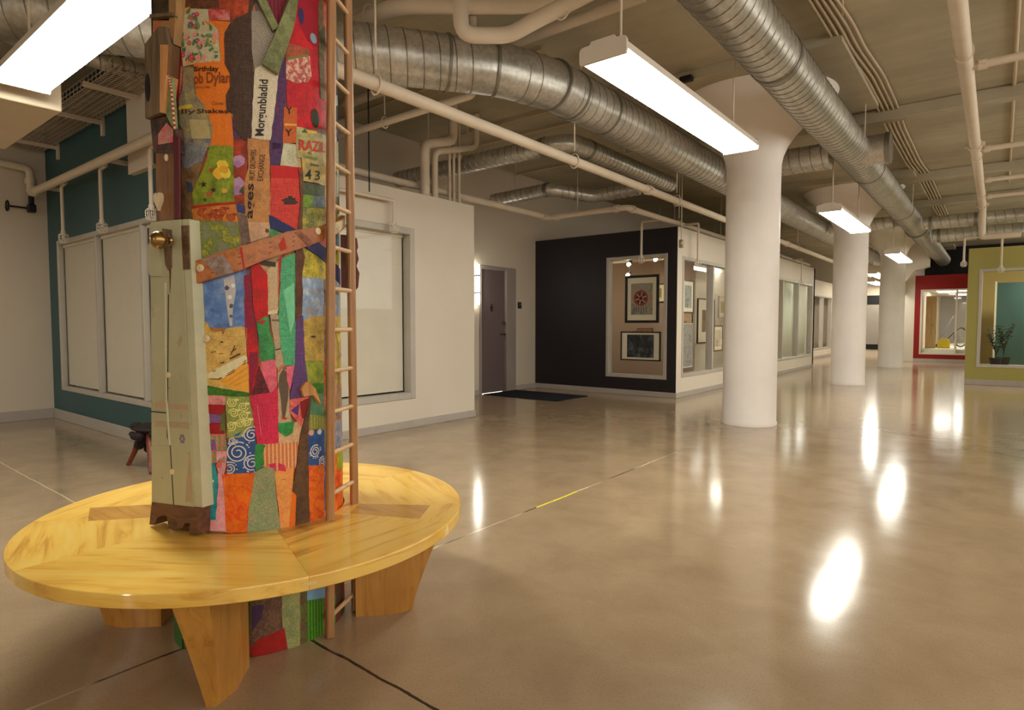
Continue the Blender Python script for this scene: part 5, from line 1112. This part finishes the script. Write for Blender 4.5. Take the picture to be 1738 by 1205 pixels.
# darker set-in pieces and the pale key on the rim
M_inlay = wood('darker_maple', (204, 150, 68), (216, 168, 86), (160, 108, 46), 1.4, .12, 'X', 1.0, 0)
def inlay(pts, m, z=.4655):
    b = MB(); b.prism(pts, lambda a, c, t: CO + Vector((a, c, t)), z - .004, z); return b.done('inlaid_board', m, bench, 0)
def pol(r, d): return (r * math.cos(R_(d)), r * math.sin(R_(d)))
inlay([pol(.40, 26), pol(.40, 44), pol(.70, 40), pol(.70, 25)], M_inlay)
inlay([pol(.36, -150), pol(.36, -120), pol(.62, -124), pol(.70, -140)], M_inlay)
inlay([pol(.34, -20), pol(.34, 22), pol(.42, 22), pol(.46, -20)], M_inlay)
a = R_(-20); p = CO + Vector((.8245 * math.cos(a), .8245 * math.sin(a), .444))
MB().obox(p, Vector((-math.sin(a), math.cos(a), 0)), Vector((math.cos(a), math.sin(a), 0)), Vector((0, 0, 1)), .045, .006, .012).done('rim_key', paint('pale_key_wood', (226, 196, 130), .4, .05, 9), bench, 0)
# wedge legs
def leg_mesh():
    b = MB(); zs = [0.0, .08, .16, .24, .32, .38, .42]; rings = []
    for z in zs:
        u = z / .42; ro = .615 + .155 * (u ** 1.25); wo = .016 + .038 * u ** .8; wi = .052
        ri = .385; rm = ri + (ro - ri) * .62
        rings.append([b.bm.verts.new((r, y, z)) for r, y in ((ri, -wi), (rm, -wi * .98), (ro, -wo), (ro, wo), (rm, wi * .98), (ri, wi))])
    for A, B in zip(rings, rings[1:]):
        for j in range(6): b._face([A[j], A[(j + 1) % 6], B[(j + 1) % 6], B[j]], 0)
    b._face(list(reversed(rings[0])), 0); b._face(rings[-1], 0)
    return b
lg = None
for dg in (-44, 45, 135, -136):
    if lg is None: lg = leg_mesh().done('leg', M_leg, None, 25); o = lg
    else: o = lg.copy(); COL.objects.link(o)
    o.parent = bench; o.rotation_euler = (0, 0, R_(dg)); o.location = (0, 0, 0)

# ------------------------------------------------------------------ carved stool behind the column
stool = thing('carved_stool', 'dark gnarled stool with splayed reddish legs, half hidden behind the door edge', 'stool', (-5.66, 2.13, 0))
M_gnarl = paint('dark_gnarled_wood', (34, 22, 22), .6, .35, 20, 1.0, .8); M_redleg = wood('red_brown_leg', (112, 46, 26), (136, 64, 38), (70, 26, 18), 2, .4, 'Z', 1.1)
b = MB(); rr = random.Random(5)
b.ball((-5.62, 2.13, .34), .1, 2.0, 1.3, .42, 0, 20, 12)
for i in range(26):
    a = rr.uniform(0, 6.28); r = rr.uniform(.05, .19); b.ball((-5.62 + r * math.cos(a) * 1.05, 2.13 + r * math.sin(a) * .7, .335 + rr.uniform(-.05, .035)), rr.uniform(.025, .05), 1, 1, .8, 0, 8, 6)
for i in range(8): b.ball((-5.74 + rr.uniform(-.02, .05), 2.11 + rr.uniform(-.05, .05), .19 + rr.uniform(-.05, .09)), rr.uniform(.03, .045), 1, 1, 1, 0, 8, 6)
b.done('gnarled_seat', M_gnarl, stool)
for sx, sy in ((-1, -1), (-1, 1), (1, -1), (1, 1)):
    MB().tube([(-5.62 + sx * .08, 2.13 + sy * .05, .30), (-5.62 + sx * .16, 2.13 + sy * .075, .13), (-5.62 + sx * .235, 2.13 + sy * .10, .012), (-5.62 + sx * .26, 2.13 + sy * .10, .012)], [.026, .022, .018, .014], 10).done('leg', M_redleg, stool)
# ------------------------------------------------------------------ gallery interior
M_mauve = paint('gallery_wall_mauve', (168, 146, 132), .6, .05, 1.5)
M_mat_board = paint('picture_mount', (232, 220, 196), .6, .02, 5)
struct(MB().box(-6.98, -4.95, 12.3, 12.4, 0, 2.6).done('wall_partition', M_mauve, smooth=0))
struct(MB().box(-5.0, -4.95, 12.4, 14.6, 0, 2.6).done('wall_partition_side', M_white, smooth=0))
struct(MB().box(-6.98, -4.27, 15.0, 15.1, 0, 2.8).done('wall_gallery_back', M_cream, smooth=0))
def abstract(name, c1, c2, c3, scale=6):
    t = NT(name); col = t.ramp(t.noise(scale, 5, .6, None, 1.0), [(.35, lin(c1)), (.5, lin(c2)), (.66, lin(c3))]); t.set(color=col, rough=.5); return t.m
PRINT = [None]
def picture(name, label, axis, pos, sgn, c, z, w, h, mw, pic, frame=M_blackmetal, fw=.03, wires=None, ph=None, pw=None, group=None):
    """framed picture; faces sgn along axis; c = centre along the wall"""
    loc = (c, pos, z) if axis == 'Y' else (pos, c, z)
    t = thing(name, label, 'picture', loc, group)
    def bx(b, a0, a1, z0, z1, d0, d1, mi=0):
        lo, hi = sorted((pos + sgn * d0, pos + sgn * d1))
        if axis == 'Y': b.box(c + a0, c + a1, lo, hi, z + z0, z + z1, mi)
        else: b.box(lo, hi, c + a0, c + a1, z + z0, z + z1, mi)
    W, H = w / 2, h / 2; b = MB()
    bx(b, -W, -W + fw, -H, H, -.015, .015); bx(b, W - fw, W, -H, H, -.015, .015); bx(b, -W + fw, W - fw, -H, -H + fw, -.015, .015); bx(b, -W + fw, W - fw, H - fw, H, -.015, .015)
    b.done('frame', frame, t, 0)
    b = MB(); bx(b, -W + fw, W - fw, -H + fw, H - fw, -.01, .004); b.done('mount', M_mat_board, t, 0)
    pw_ = (pw or (w - 2 * fw - 2 * mw)) / 2; ph_ = (ph or (h - 2 * fw - 2 * mw)) / 2
    b = MB(); bx(b, -pw_, pw_, -ph_, ph_, .004, .007); PRINT[0] = b.done('print', pic, t, 0)
    if wires:
        b = MB()
        for s in (-.6, .6):
            if axis == 'Y': b.bar((c + s * W, pos, z + H), (c + s * W, pos, wires), .004, .004)
            else: b.bar((pos, c + s * W, z + H), (pos, c + s * W, wires), .004, .004)
        b.done('hanging_wire', M_chrome, t, 0)
    return t
WY = 9.74
p = picture('framed_print', 'black framed picture of a red wheel in the display window of the dark wall', 'Y', WY, -1, -4.85, 1.665, .64, .83, .10, abstract('wheel_print_ground', (120, 118, 110), (158, 150, 138), (176, 120, 84), 9), M_blackmetal, .045, 2.5, .545, .41)
b = MB(); cxx, czz, yy = -4.865, 1.68, WY - .010
n = 40
ring = lambda r0, r1, mi: [b._face([b.bm.verts.new((cxx + r * math.cos(2 * PI * k / n), yy - .0004 * mi, czz + r * math.sin(2 * PI * k / n))) for r, k in ((r0, i), (r1, i), (r1, i + 1), (r0, i + 1))], mi) for i in range(n)]
ring(.095, .135, 0); ring(.03, .05, 0); ring(.0, .03, 2); ring(.05, .095, 1)
for k in range(6):
    a = k * PI / 3 + .3; b.bar((cxx + .03 * math.cos(a), yy - .0015, czz + .03 * math.sin(a)), (cxx + .11 * math.cos(a), yy - .0015, czz + .11 * math.sin(a)), .016, .001, 3, (0, 1, 0))
for k in range(12):
    b.bar((cxx - .14 + k * .025, yy - .0012, 1.40 + (k % 3) * .03), (cxx - .12 + k * .022, yy - .0012, 1.52 - (k % 2) * .04), .008, .001, 3 if k % 2 else 2, (0, 1, 0))
b.done('wheel_motif', [paint('wheel_red', (150, 54, 34), .5), paint('wheel_dark', (96, 30, 24), .5), M_black, paint('wheel_pale', (196, 176, 150), .5)], PRINT[0], 0)
p = picture('framed_print', 'wide black framed dark photograph hung low in the display window of the dark wall', 'Y', WY, -1, -4.87, .845, .76, .51, .09, abstract('night_print', (16, 20, 26), (30, 36, 44), (92, 100, 108), 5), M_blackmetal, .022, None, .40, .51)
b = MB()
for q in ((-5.06, .98, -4.92, .72), (-4.80, .98, -4.66, .74), (-4.98, .74, -4.70, .70), (-4.90, 1.02, -4.94, .68)): b.bar((q[0], WY - .0085, q[1]), (q[2], WY - .0085, q[3]), .010, .001, 0, (0, 1, 0))
b.done('branch_motif', paint('night_black', (8, 9, 12), .5), PRINT[0], 0)
picture('small_picture', 'small dark plaque with a round blue form, seen left inside the display window', 'Y', 12.28, -1, -6.33, 1.62, .30, .42, .02, abstract('blue_round', (70, 66, 84), (98, 90, 104), (60, 54, 74), 5), M_mauve, .01)
picture('small_picture', 'small orange brown picture on the mauve wall between the two window pictures', 'Y', 12.28, -1, -6.03, 1.03, .36, .22, .01, abstract('orange_brown', (130, 70, 40), (160, 92, 56), (100, 56, 36), 8), M_black, .012)
picture('small_picture', 'cream picture with a dark flower shape at the right edge of the display window', 'Y', 12.28, -1, -5.13, 1.32, .34, .62, .03, abstract('flower_dark', (206, 170, 130), (226, 190, 150), (60, 40, 30), 5), M_black, .012)
picture('wide_picture', 'cream mounted picture inside the gallery, seen through the front window', 'Y', 12.28, -1, -5.05 - .75, 1.9, .5, .4, .08, abstract('ochre', (150, 120, 70), (180, 150, 90), (110, 90, 60), 6), M_blackmetal, .02)
picture('framed_print', 'slim dark framed picture hung in the gallery front window, left of the nearest white column', 'X', -4.34, 1, 10.52, 1.72, .50, .60, .07, abstract('grey_figure', (120, 124, 120), (170, 172, 164), (70, 70, 66), 5), metal('pewter_frame', (120, 112, 100), .4), .03, 2.5)
picture('canvas_print', 'grey unframed drawing hung low in the gallery front window', 'X', -4.34, 1, 10.44, .85, .62, .80, .01, abstract('grey_sketch', (120, 116, 112), (156, 150, 142), (90, 88, 86), 7), M_alu, .008, 1.42)
picture('framed_print', 'framed red brown drawing in the gallery front, partly behind the nearest white column', 'X', -4.34, 1, 12.05, .95, .5, .52, .07, abstract('redbrown_sketch', (190, 170, 140), (214, 198, 170), (120, 60, 40), 5), wood('oak_frame', (120, 90, 50), (140, 110, 66), (90, 64, 36)), .03, 1.3)
picture('wide_picture', 'large cream mounted picture on the inner gallery wall behind the slim framed one', 'X', -4.93, 1, 12.95, 1.30, .95, .95, .22, abstract('brown_sky', (90, 76, 62), (130, 112, 92), (150, 130, 100), 4), M_blackmetal, .02)
picture('wide_picture', 'pale landscape on the inner gallery wall, half hidden by the nearest white column', 'X', -4.93, 1, 14.1, 1.62, .8, .5, .1, abstract('straw', (170, 150, 90), (196, 180, 120), (140, 140, 100), 4), M_alu, .02)
# track spots
M_spot = emis('spot_bulb', (255, 232, 196), 70)
tr = thing('track_light', 'track with small glowing spotlights inside the gallery behind the dark wall', 'track light', (-5.6, 11.4, 2.62))
MB().box(-6.6, -4.7, 11.38, 11.42, 2.62, 2.66).done('track', M_white, tr, 0)
for x in (-6.4, -5.0): MB().tube([(x, 11.4, 2.66), (x, 11.4, 3.99)], .006, 6).done('hanger_rod', M_pipe, tr)
for x, dz in ((-5.95, -.14), (-5.97, -.36), (-5.36, -.08)):
    z = 2.62 + dz
    sh_ = MB().tube([(x, 11.4, 2.62), (x, 11.4, z)], .008, 6).tube([(x, 11.45, z + .06), (x, 11.36, z - .02)], [.03, .05], 14).done('spot_head', M_black, tr)
    MB().ball((x, 11.33, z - .03), .034).done('spot_bulb', M_spot, sh_)
# long lamps inside the gallery
make_lamp((-5.6, 13.6, 2.62), 1.9, R_(90), 'lit fluorescent lamp inside the gallery, seen through the front window')
make_lamp((-5.6, 17.2, 2.62), 1.9, R_(90), 'lit fluorescent lamp inside the farther room of the gallery front')
make_lamp((-6.0, 23.5, 2.62), 1.7, R_(90), 'lit fluorescent lamp inside the set-back shop front')
# curtains in the second gallery window
M_curtain = paint('pale_sheer_curtain', (206, 210, 190), .7, .05, 4)
for y0, y1, lb in ((15.88, 17.32, 'pale grey green curtain in the farther gallery window, left half'), (17.38, 18.838, 'pale grey green curtain in the farther gallery window, right half')):
    b = MB(); n = 48
    pts = [(-4.285 + .012 * math.sin(i * 1.25), y0 + (y1 - y0) * i / n) for i in range(n + 1)]
    lo = [b.bm.verts.new((x, y, .40)) for x, y in pts]; hi = [b.bm.verts.new((x, y, 2.30)) for x, y in pts]
    for i in range(n): b._face([lo[i], lo[i + 1], hi[i + 1], hi[i]], 0)
    o = b.done('curtain', M_curtain, None, 60); md = o.modifiers.new('thickness', 'SOLIDIFY'); md.thickness = .006
    tag(o, lb, 'curtain', 'gallery curtains')
# ------------------------------------------------------------------ room behind the red wall
M_vinyl = paint('pale_room_floor', (226, 220, 200), .3, .03, 3)
struct(MB().box(-1.995, 3.9, 24.145, 33.3, .0, .42).done('floor_red_room', M_vinyl, smooth=0))
struct(MB().box(-2.14, 4.0, 24.14, 34, 2.46, 2.6).done('ceiling_red_room', M_cream, smooth=0))
struct(MB().box(-2.14, 4.0, 33.3, 33.4, 0, 2.46).done('wall_red_room', paint('grey_locker_wall', (168, 162, 152), .5, .04, 2), smooth=0))
struct(MB().box(-2.14, -2.0, 24.14, 33.3, 0, 2.46).done('wall_red_room_left', M_cream, smooth=0))
struct(MB().box(-.35, .9, 29.6, 29.7, 1.1, 2.1).done('wall_red_room_panel', paint('rust_panel', (150, 60, 30), .5, .05, 3), smooth=0))
M_panel_light = emis('ceiling_panel_glow', (255, 250, 238), 5.0)
def panel(x, y, lb):
    t = thing('ceiling_panel_light', lb, 'ceiling lamp', (x, y, 2.44), 'panel lights behind the red wall')
    MB().box(x - .32, x + .32, y - .62, y + .62, 2.425, 2.46, 0, .004).done('frame', M_white, t, 0)
    MB().box(x - .29, x + .29, y - .59, y + .59, 2.418, 2.426).done('diffuser', M_panel_light, t, 0)
for x, y, lb in ((-1.45, 27.4, 'left glowing panel in the ceiling behind the red wall window'), (-.80, 26.6, 'right glowing panel in the ceiling behind the red wall window, nearest the olive shop'), (-1.0, 30.4, 'farther glowing panel in the ceiling behind the red wall window')): panel(x, y, lb)
d = MB().box(-1.93, -1.62, 25.35, 25.40, .42, 2.2, 0, .005).done('room_door', wood('light_oak_door', (206, 170, 104), (220, 186, 124), (176, 136, 76), 1, .45, 'Z'))
tag(d, 'open light wood door behind the left side of the red wall window', 'door')
MB().tube([(-1.68, 25.35, 1.2), (-1.68, 25.29, 1.2), (-1.78, 25.28, 1.2)], .012, 8).done('lever_handle', M_chrome, d)
br = thing('push_broom', 'grey handled broom leaning behind the red wall window beside the yellow dustpan', 'broom', (-1.45, 26.2, .42))
MB().tube([(-1.65, 26.3, .50), (-1.22, 26.9, 1.52)], .018, 8).done('handle', paint('broom_handle_grey', (110, 106, 110), .5), br)
MB().bar((-1.80, 26.22, .50), (-1.50, 26.38, .50), .06, .06).bar((-1.80, 26.22, .455), (-1.50, 26.38, .455), .05, .07).done('broom_head', M_black, br)
dpn = thing('dustpan', 'bright yellow lobby dustpan standing on the floor behind the red wall window', 'dustpan', (-1.4, 25.6, .42))
b = MB(); b.prism([(-1.60, .42), (-1.24, .42), (-1.24, .64), (-1.30, .74), (-1.50, .74), (-1.56, .66)], lambda a, c, t: Vector((a, t, c)), 25.5, 25.74); b.done('pan', paint('yellow_plastic', (232, 208, 20), .4, .05, 5), dpn, 0)
MB().tube([(-1.32, 25.66, .72), (-1.14, 25.85, .95)], .014, 8).done('handle', M_black, dpn)
bi = thing('bicycle_wheel', 'dark bicycle wheel standing behind the red wall window', 'wheel', (-1.0, 26.6, .42))
b = MB(); b.tube([(-.98 + .17 * math.cos(k * PI / 16), 26.6 + .25 * math.cos(k * PI / 16), .775 + .33 * math.sin(k * PI / 16)) for k in range(33)], .022, 8, 0, False); b.done('tyre', M_black, bi)
b = MB()
for k in range(14):
    a = k * 2 * PI / 14; b.tube([(-.98, 26.6, .775), (-.98 + .165 * math.cos(a), 26.6 + .245 * math.cos(a), .775 + .32 * math.sin(a))], .003, 4)
b.tube([(-1.0, 26.57, .775), (-.96, 26.63, .775)], .03, 10); b.done('spokes', M_chrome, bi)
bn = MB().lathe([(.16, 0), (.20, .70), (.215, .72), (.215, .78)], (-.52, 27.2, .42), 20).done('waste_bin', paint('teal_bin', (60, 120, 120), .5)); tag(bn, 'teal bin beside the bicycle wheel behind the red wall window', 'bin')
# ------------------------------------------------------------------ room behind the olive wall
struct(MB().box(-.35, 4.0, 19.0, 19.1, 0, 2.7).done('wall_olive_room', paint('yellow_lit_room_wall', (206, 180, 110), .5, .05, 2), smooth=0))  # yellow room light is put into this wall's colour
struct(MB().box(-.04, 2.6, 17.4, 17.46, .3, 2.15).done('wall_olive_room_teal', paint('teal_panel', (58, 84, 78), .35, .08, 3), smooth=0))
struct(MB().box(-.055, -.02, 17.38, 17.48, .25, 2.18).done('trim_30', M_white, smooth=0))
struct(MB().box(-.35, 3.9, 15.7, 17.4, .28, .34).done('trim_31', M_green, smooth=0))
M_pot = paint('black_plant_pot', (22, 22, 20), .5, .1, 10); M_leaf = paint('dark_leaf', (30, 52, 30), .5, .3, 20); M_stem = paint('dark_stem', (40, 44, 26), .6)
def plant(x, y, z, pr, hh, lb, seed, sp=.17):
    rr = random.Random(seed); t = thing('potted_palm', lb, 'potted plant', (x, y, z))
    MB().lathe([(pr * .78, 0), (pr, pr * 1.55), (pr * 1.08, pr * 1.55), (pr * 1.08, pr * 1.75), (pr * .9, pr * 1.75)], (x, y, z), 20).done('pot', M_pot, t)
    b = MB(); s = MB(); z0 = z + pr * 1.6
    for i in range(7):
        a = rr.uniform(0, 6.28); lean = rr.uniform(.25, 1.0) * sp; H = hh * rr.uniform(.7, 1.0)
        P = [Vector((x, y, z0)) + Vector((math.cos(a) * lean * u ** 1.7, math.sin(a) * lean * u ** 1.7, H * u * (1 - .12 * u))) for u in [k / 8 for k in range(9)]]
        s.tube(P, .005, 5)
        for k in range(3, 9):
            for sd in (-1, 1):
                d = Vector((-math.sin(a) * sd, math.cos(a) * sd, .55)).normalized(); L = .10 * (1.15 - abs(k - 5) / 6) * hh / .7
                tip = P[k] + d * L + Vector((0, 0, -.01)); md = (P[k] + tip) / 2 + Vector((0, 0, .012)); w = Vector((math.cos(a), math.sin(a), 0)) * .02
                b._face([b.bm.verts.new(q) for q in (P[k], md + w, tip, md - w)], 0)
    s.done('stems', M_stem, t); o = b.done('leaves', M_leaf, t, 0)
    md = o.modifiers.new('thickness', 'SOLIDIFY'); md.thickness = .002
plant(.0, 15.78, .36, .105, .72, 'potted palm in the olive shop window, the lower one nearest the glass', 2, .26)
plant(.13, 16.5, .34 , .11, .8, 'potted palm in the olive shop window, the one set farther back', 5, .22)
bx = MB().box(.18, .26, 15.72, 15.78, .36, .41, 0, .004).done('small_box', paint('brown_small_box', (70, 50, 36), .6)); tag(bx, 'tiny brown box on the sill beside the front potted palm', 'box')
make_lamp((1.2, 16.6, 2.5), 1.6, R_(90), 'lit lamp inside the olive shop front')

# ------------------------------------------------------------------ light and colour
w = bpy.data.worlds.new('world'); scene.world = w; w.use_nodes = True
w.node_tree.nodes['Background'].inputs[0].default_value = (1.0, .94, .83, 1)
w.node_tree.nodes['Background'].inputs[1].default_value = .85
vs = scene.view_settings
vs.view_transform = 'Standard'; vs.look = 'None'; vs.gamma = 1; vs.use_curve_mapping = False
vs.exposure = 1.78
